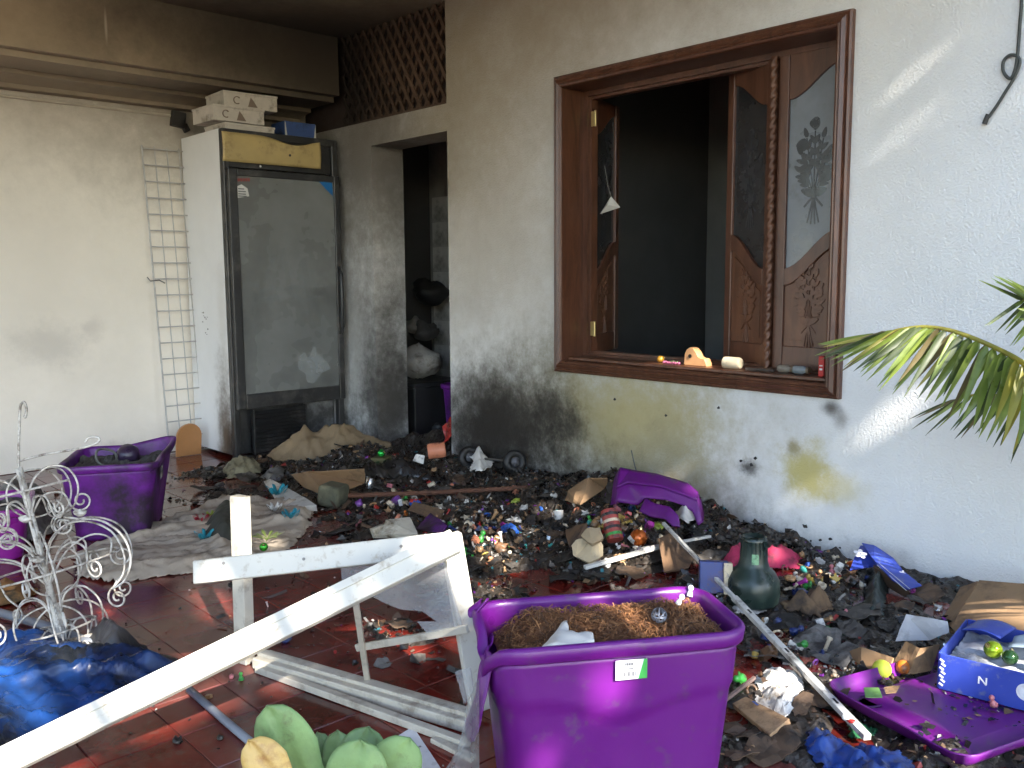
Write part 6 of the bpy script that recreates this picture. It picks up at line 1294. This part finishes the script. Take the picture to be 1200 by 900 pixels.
for k, (px, py) in enumerate(SPOTS):
    p = at(px, py); s = random.uniform(.03, .075); a0 = random.uniform(0, 6.28); kk = random.randint(5, 7); tl_ = Vector((random.gauss(0, .25), random.gauss(0, .25), 1)); w_ = random.choices((0, 1, 2, 3), (.42, .26, .22, .10))[0]
    pts = []
    for i in range(kk):
        a = a0+6.283*i/kk; r = s*random.uniform(.55, 1.2); x, y = p.x+r*math.cos(a)*1.25, p.y+r*math.sin(a); x = min(x, WX-.012); pts.append(Vector((x, y, max(top(x, y)+.006, p.z+.012+tl_.x*(x-p.x)+tl_.y*(y-p.y)))))
    o = sheet('charred_sheet', pts, m_sh[w_], '%s on the ash %s' % (LBL[w_], where_is(px, py)), 'scrap', .002, .014, 22, 3); o['group'] = 'charred sheets'
# ================================================================ room behind the doorway
def inroom(px, py, x): return onx(px, py, x)
p = inroom(491, 447, 3.95); b = MB(); 
def sackp(u, v):
    a = 6.283*u; r = .16*math.sin(math.pi*min(1, v*.98+.02))**.6*(1+.12*mn.noise(Vector((math.cos(a)*2, math.sin(a)*2, v*4)))); return Vector((p.x+r*math.cos(a), p.y+r*math.sin(a)*1.15, .425+.24*v+.03*mn.noise(Vector((a, v*5, 1)))))
b.grid(sackp, 28, 18, closed=True); tag(b.build('white_sack', M('white_sack', (.42, .40, .37), .85, dirt=((.12, .10, .08), .35, 6)), smooth=True), 'bulging white sack on the dark box inside the doorway', 'sack')
t = thing('dark_chest', 'sooty dark chest under the white sack inside the doorway', 'chest', (p.x, p.y, 0))
b = MB(); b.span((-.22, -.24, 0), (.22, .24, .39)); b.build('body', M('chest_black', (.02, .02, .021), .5, var=.3), t, bevel=.01)
b = MB(); b.span((-.23, -.25, .391), (.23, .25, .42)); b.build('lid', MATS['chest_black'], t, bevel=.006)
p2_ = inroom(521, 478, 3.85); tub('purple_tub', 'dark purple tub just inside the doorway', .3, .24, .42, (p2_.x+.15, p2_.y-.03, 0), 0, m_purd, None, smile=False)
t = thing('burnt_cupboard', 'blackened cupboard standing in the dark room behind the doorway', 'cupboard', (4.42, 4.75, 0))
b = MB(); b.span((-.2, -.28, .0), (.2, .25, 1.08)); b.build('carcass', MATS['chest_black'], t, bevel=.006)
b = MB(); b.span((-.225, -.26, .05), (-.2005, -.02, 1.04)); b.build('door', M('cupboard_black', (.03, .029, .028), .45), t, bevel=.004); b = MB(); b.span((-.225, -.01, .05), (-.2005, .23, 1.04)); b.build('door', MATS['cupboard_black'], t, bevel=.004)
m_clut = [M('sooty_cloth', (.10, .095, .09), .9, var=.4, bump=.3), M('black_clutter', (.02, .02, .02), .6, var=.4), M('pale_bag', (.34, .32, .29), .8, var=.3, dirt=((.1, .09, .08), .4, 6))]
for k, (px, py, x, sz_, mi, lab) in enumerate(((505, 340, 4.42, .26, 1, 'black heap of burnt clothes on the cupboard inside the doorway'), (498, 385, 4.35, .20, 0, 'grey sooty bundle below the burnt clothes inside the doorway'), (515, 500, 3.95, .14, 1, 'burnt black lump low in the doorway'), (486, 380, 4.3, .15, 2, 'pale dusty bag inside the doorway above the white sack'))):
    p = inroom(px, py, x); b = MB(); g_lump(b, sz_); o = b.build('burnt_bundle', m_clut[mi], smooth=True); o.location = (p.x, p.y, max(.0, p.z-sz_*.5)); o.scale = (.8, 1, 1.1); tag(o, lab, 'bundle')
sheet('red_scrap', [onx(519, 500, 3.5), onx(528, 488, 3.5), onx(530, 510, 3.5), onx(522, 520, 3.48)], T_['red'], 'dark red scrap in the doorway beside the wall edge', 'scrap', .006, .02)

# ================================================================ succulent at the lower edge
m_suc = M('succulent_green', (.17, .27, .10), .5, var=.3, vscale=12, spec=.35, bump=.15, bscale=60, dirt=((.12, .15, .06), .2, 30)); m_yel = M('succulent_yellow', (.55, .36, .11), .5, var=.2, vscale=10, bump=.2, bscale=50, dirt=((.3, .15, .05), .2, 24))
sroot = atd(372, 985, 1.42); pot = thing('succulent_plant', 'potted plant with broad pale green paddle leaves and one yellow leaf in the foreground', 'plant', (sroot.x, sroot.y, 0))
inv = Matrix.Translation(-Vector((sroot.x, sroot.y, 0)))
def paddle(base, tip, w, face, mat, bend=.01, nm='leaf'):
    base, tip = Vector(base), Vector(tip); a = tip-base; l = a.length; a.normalize(); f = Vector(face); f = (f-a*f.dot(a)).normalized(); s = a.cross(f)
    def fn(u, v):
        k = v; wd = w*(.18+.82*min(1, k/.6)**.9 if k < .6 else 1)*max(0, 1-max(0, (k-.6)/.4)**2.6)**.55; x = (u-.5)*2
        return base+a*(l*k)+s*(x*wd*.5)+f*(bend*math.sin(math.pi*k)-.06*w*x*x+.003*mn.noise(Vector((u*4, v*4, w*90)))-.05*w*max(0, 1-abs(x)*3))
    b = MB(); b.grid(fn, 12, 20); o = b.build(nm, mat, smooth=True, solid=.0025); o.parent = pot; o.matrix_parent_inverse = inv; return o
fc = -fwd+Vector((0, 0, .5))
D = 1.36
paddle(atd(385, 955, D+.03), atd(312, 828, D), .088, fc+rgt*-.2, m_suc, .012); yl = paddle(atd(350, 940, D-.03), atd(291, 868, D-.05), .062, fc, m_yel, .01); yl['label'] = 'yellowing leaf'
paddle(atd(395, 960, D+.06), atd(372, 858, D+.07), .045, fc+rgt*.5, m_suc); paddle(atd(400, 960, D+.05), atd(395, 856, D+.06), .055, fc-rgt*.3, m_suc)
paddle(atd(405, 960, D+.04), atd(432, 852, D+.06), .078, fc+rgt*.2, m_suc); paddle(atd(415, 975, D), atd(422, 868, D-.03), .095, fc, m_suc, .018); paddle(atd(425, 955, D+.03), atd(480, 866, D+.02), .085, fc+rgt*.4, m_suc, .015)
paddle(atd(380, 970, D+.1), atd(350, 905, D+.15), .07, fc, m_suc)
b = MB(); b.tube([(sroot.x, sroot.y, .2), atd(385, 960, D+.05), ], [.012, .008], 8); o = b.build('stem', M('stem_green', (.14, .17, .07), .6), pot); o.matrix_parent_inverse = inv
b = MB(); b.lathe([(0, 0), (.085, 0), (.115, .2), (.13, .2), (.13, .235), (.112, .235), (.108, .21), (0, .20)], 26); b.build('pot', M('terracotta', (.30, .12, .06), .8), pot, smooth=False)

# ================================================================ palm at the right edge
m_fr = [M('palm_green', (.19, .25, .05), .38, var=.35, vscale=9, spec=.5), M('palm_dark', (.06, .085, .03), .45, var=.3), M('palm_brown', (.14, .11, .05), .6, var=.3), M('palm_yellow', (.30, .27, .045), .4, var=.2)]
for m_ in m_fr:
    t_ = m_.node_tree; b_ = t_.nodes['Principled BSDF']; o_ = t_.nodes['Material Output']; tr_ = nd(t_, 'ShaderNodeBsdfTranslucent'); mx_ = nd(t_, 'ShaderNodeMixShader'); mx_.inputs[0].default_value = .38
    src = b_.inputs['Base Color'].links[0].from_socket; hs_ = nd(t_, 'ShaderNodeHueSaturation'); hs_.inputs['Value'].default_value = 1.7; t_.links.new(src, hs_.inputs['Color']); t_.links.new(hs_.outputs[0], tr_.inputs['Color'])
    t_.links.new(b_.outputs[0], mx_.inputs[1]); t_.links.new(tr_.outputs[0], mx_.inputs[2]); t_.links.new(mx_.outputs[0], o_.inputs['Surface'])
palm = thing('palm', 'young palm with arching green fronds at the right edge in front of the wall', 'palm', (2.62, .40, 0)); pinv = Matrix.Translation((-2.62, -.40, 0))
def frond(path, n, dirfn, lenfn, wid, picks, seed, both=False):
    P = smooth_path([Vector(p) for p in path], 10); rd = random.Random(seed)
    b = MB(); k = len(P); b.tube(P, [.003+.007*(i/(k-1)) for i in range(k)], 6); ra = b.build('rachis', m_fr[3], palm, smooth=True); ra.matrix_parent_inverse = pinv
    for i in range(n):
        f = i/(n-1); idx_ = min(k-2, int(f*.86*(k-1))); root = P[idx_]; tn = (P[idx_+1]-P[idx_]).normalized()
        for side in ((0, 1) if both else (0,)):
            d2 = dirfn(f, side); l = lenfn(f)*rd.uniform(.85, 1.12); d = (rgt*d2[0]-upv*d2[1]+fwd*d2[2]+Vector((rd.gauss(0, .06), rd.gauss(0, .06), rd.gauss(0, .05)))).normalized()
            w = wid*(.45+.55*min(1, f*1.3))*rd.uniform(.8, 1.2); sag = rd.uniform(.0, .05)*l*2; tw = rd.uniform(-.5, .5); sx = d.cross(fwd).normalized(); sx = (sx*math.cos(tw)+fwd*math.sin(tw)).normalized(); N = 9
            vs = []
            for j in range(N+1):
                t = j/N; c = root+d*(l*t)+Vector((0, 0, -sag*t*t)); ww = w*(min(1, t*7+.25))*(1-t**2.2)*.5+.0004; fold = .35*ww
                vs += [c-sx*ww+(-fwd)*fold, c, c+sx*ww+(-fwd)*fold]
            b = MB(); b.add(vs, [(j*3+a, j*3+a+1, j*3+a+4, j*3+a+3) for j in range(N) for a in (0, 1)])
            o = b.build('leaflet', m_fr[rd.choices((0, 1, 2, 3), picks(f))[0]], ra, smooth=True)
d_ = 2.55
main = [atd(1030, 393, d_+.06), atd(1055, 386, d_+.03), atd(1085, 383, d_), atd(1120, 389, d_-.04), atd(1165, 407, d_-.1), atd(1205, 430, d_-.18), atd(1260, 480, d_-.3), Vector((2.62, .42, .62))]
frond(main, 29, lambda f, s: (-.95+.75*f**.8, .10+1.0*f**.7, .05-.25*(s*2-1)*f), lambda f: .19+.02*f, .030, lambda f: ((.55, .25, .15, .05) if f < .6 else (.72, .05, .05, .18)), 3, True)
low = [atd(1120, 468, 2.95), atd(1150, 462, 2.92), atd(1185, 468, 2.88), atd(1215, 490, 2.8), atd(1260, 530, 2.6), Vector((2.64, .42, .58))]
frond(low, 12, lambda f, s: (-.9+.95*f, .35+.8*f, .1-.2*s), lambda f: .17, .022, lambda f: (.15, .75, .10, 0), 4, True)
upf = [atd(1198, 352, 2.4), atd(1216, 353, 2.37), atd(1240, 368, 2.32), atd(1270, 420, 2.2), Vector((2.62, .40, .64))]
frond(upf, 14, lambda f, s: (-.8+.7*f, (-.45 if s else .55)+.3*f, .05), lambda f: .125, .020, lambda f: (.8, .15, .05, 0), 5, True)
for k, (a, el) in enumerate(((-1.2, .9), (-.4, 1.1), (-2.2, .8), (-2.9, .9))):
    c0 = Vector((2.62, .40, .62)); dd = Vector((math.cos(a)*math.cos(el), math.sin(a)*math.cos(el), math.sin(el)))
    pth = [c0+dd*(.75-.15*i)+Vector((0, 0, -.22*(1-i/5)**2)) for i in range(5)]+[c0]
    frond(pth, 16, lambda f, s, a=a: ((1 if s else -1)*.8, .5, .3), lambda f: .24, .026, lambda f: (.7, .2, .1, 0), 20+k, True)
b = MB(); b.lathe([(.075, 0), (.085, .05), (.06, .1), (.065, .18), (.05, .26), (.052, .36), (.042, .48), (.04, .60), (.02, .66), (0, .66)], 14); b.build('trunk', M('palm_trunk', (.14, .10, .065), .9, var=.4, bump=.6), palm)

# ================================================================ unseen shade tree behind the viewer, its gaps cut to place the sun patches
GAPS = []
def gap(p, r): GAPS.append((Vector(p), r))
for i in range(15): f = i/14; gap(atd(-30+385*f, 905-185*f, 1.95+.17*f), .045)
gap(atd(285, 605, 2.65), .045); gap(atd(287, 640, 2.65), .03); gap(atd(262, 672, 2.3), .035); gap(atd(500, 640, 2.28), .035); gap(atd(530, 640, 2.28), .03); gap(atd(543, 745, 2.25), .025)
gap(tubloc(795, 698, .40), .04); gap(tubloc(705, 728, .37), .05); gap(tubloc(725, 738, .37), .04); gap(atd(745, 785, 1.78), .03); gap(atd(690, 880, 1.72), .012); gap(atd(815, 868, 1.75), .012)
for px, py, r in ((566, 690, .06), (590, 655, .06), (575, 640, .05), (604, 622, .04), (655, 603, .035), (748, 634, .04), (720, 660, .04), (885, 655, .035), (755, 660, .04), (930, 785, .04), (905, 800, .05), (1000, 862, .04), (995, 790, .06), (1033, 787, .035), (1010, 803, .05), (1112, 872, .08), (1135, 805, .07), (1075, 800, .05), (1165, 825, .03), (997, 668, .03), (970, 672, .04), (470, 760, .04), (450, 735, .03), (520, 760, .05), (880, 838, .03), (310, 640, .03), (640, 600, .03), (800, 590, .03), (770, 562, .03)):
    gap(at(px, py), r)
gap(atd(1185, 714, 2.8), .04); gap(atd(1210, 722, 2.75), .03)
for px, py, r in ((1060, 164, -.012), (1030, 494, .0), (1052, 479, .022)): gap(onx(px, py), r)
gap(atd(1165, 420, 2.45), .06); gap(atd(1140, 410, 2.48), .05); gap(atd(1185, 440, 2.4), .05); gap(atd(1085, 395, 2.52), .03)
gap(onx(815, 424, 3.45), .05); gap(onx(852, 430, 3.45), .03); gap(onx(770, 425, 3.45), .02)
for px, py, r in ((25, 795, .11), (60, 772, .08), (0, 770, .10), (40, 815, .07)): gap(onz(px, py, .08), r)
gap(atd(118, 745, 2.8), .03); gap(atd(130, 660, 2.75), .03)
tree = thing('shade_tree', 'unseen leafy tree behind the viewer, its gaps cut to place sun patches', 'tree', (0.0, -5.0, -.16))
s_ = -SUN_TRAVEL; e1_ = s_.cross(Vector((0, 0, 1))).normalized(); e2_ = e1_.cross(s_)
cc = Vector((1.8, 2.0, .75))+s_*8.0
NL_ = 80000; rr = rng.random((NL_, 3)); ang = rr[:, 0]*2*np.pi; rad = np.sqrt(rr[:, 1])
A_ = rad*np.cos(ang)*3.0; B_ = rad*np.sin(ang)*2.5; Cc_ = (rr[:, 2]-.5)*1.6
E1, E2, S3 = np.array(e1_), np.array(e2_), np.array(s_)
pos = np.array(cc)+A_[:, None]*E1+B_[:, None]*E2+Cc_[:, None]*S3
okm = np.ones(NL_, bool)
for (g_, r_) in GAPS:
    d = pos-np.array(g_); t = d@S3; pr = d-t[:, None]*S3; okm &= ((pr**2).sum(1) > max(.012, r_*.9+.035)**2)
okm &= pos[:, 2] > 1.75
pos = pos[okm]; n = len(pos)
ld = rng.normal(size=(n, 3)); ld /= np.linalg.norm(ld, axis=1)[:, None]; l2 = np.cross(ld, rng.normal(size=(n, 3))); l2 /= np.linalg.norm(l2, axis=1)[:, None]
sz = rng.uniform(.045, .075, n)[:, None]
vv = np.stack([pos-ld*sz, pos+l2*sz*.45, pos+ld*sz, pos-l2*sz*.45], 1).reshape(-1, 3)
me = bpy.data.meshes.new('crown'); me.vertices.add(4*n); me.vertices.foreach_set('co', vv.ravel()); me.loops.add(4*n); me.loops.foreach_set('vertex_index', np.arange(4*n, dtype=np.int32)); me.polygons.add(n); me.polygons.foreach_set('loop_start', np.arange(0, 4*n, 4, dtype=np.int32)); me.update(calc_edges=True)
me.materials.append(M('tree_leaf', (.06, .10, .03), .5, var=.4, vscale=3)); o = bpy.data.objects.new('crown', me); COL.objects.link(o); o.parent = tree; o.matrix_parent_inverse = Matrix.Translation((0, 5.0, .16))
b = MB(); tb_ = Vector((0, -5.0, -.16)); b.tube([tb_, tb_+Vector((.05, .05, 1)), tb_+Vector((.0, .1, 2.2)), cc], [.16, .13, .11, .05], 10)
for k in range(9):
    a = k*.7; b.tube([tb_+Vector((0, .1, 1.9+.12*k)), cc+e1_*(1.4*math.cos(a))+e2_*(1.0*math.sin(a))-s_*.2, cc+e1_*(2.4*math.cos(a))+e2_*(1.9*math.sin(a))], [.05, .03, .01], 6)
o = b.build('trunk', M('bark', (.12, .09, .065), .9, var=.4, bump=.6), tree); o.matrix_parent_inverse = Matrix.Translation((0, 5.0, .16))
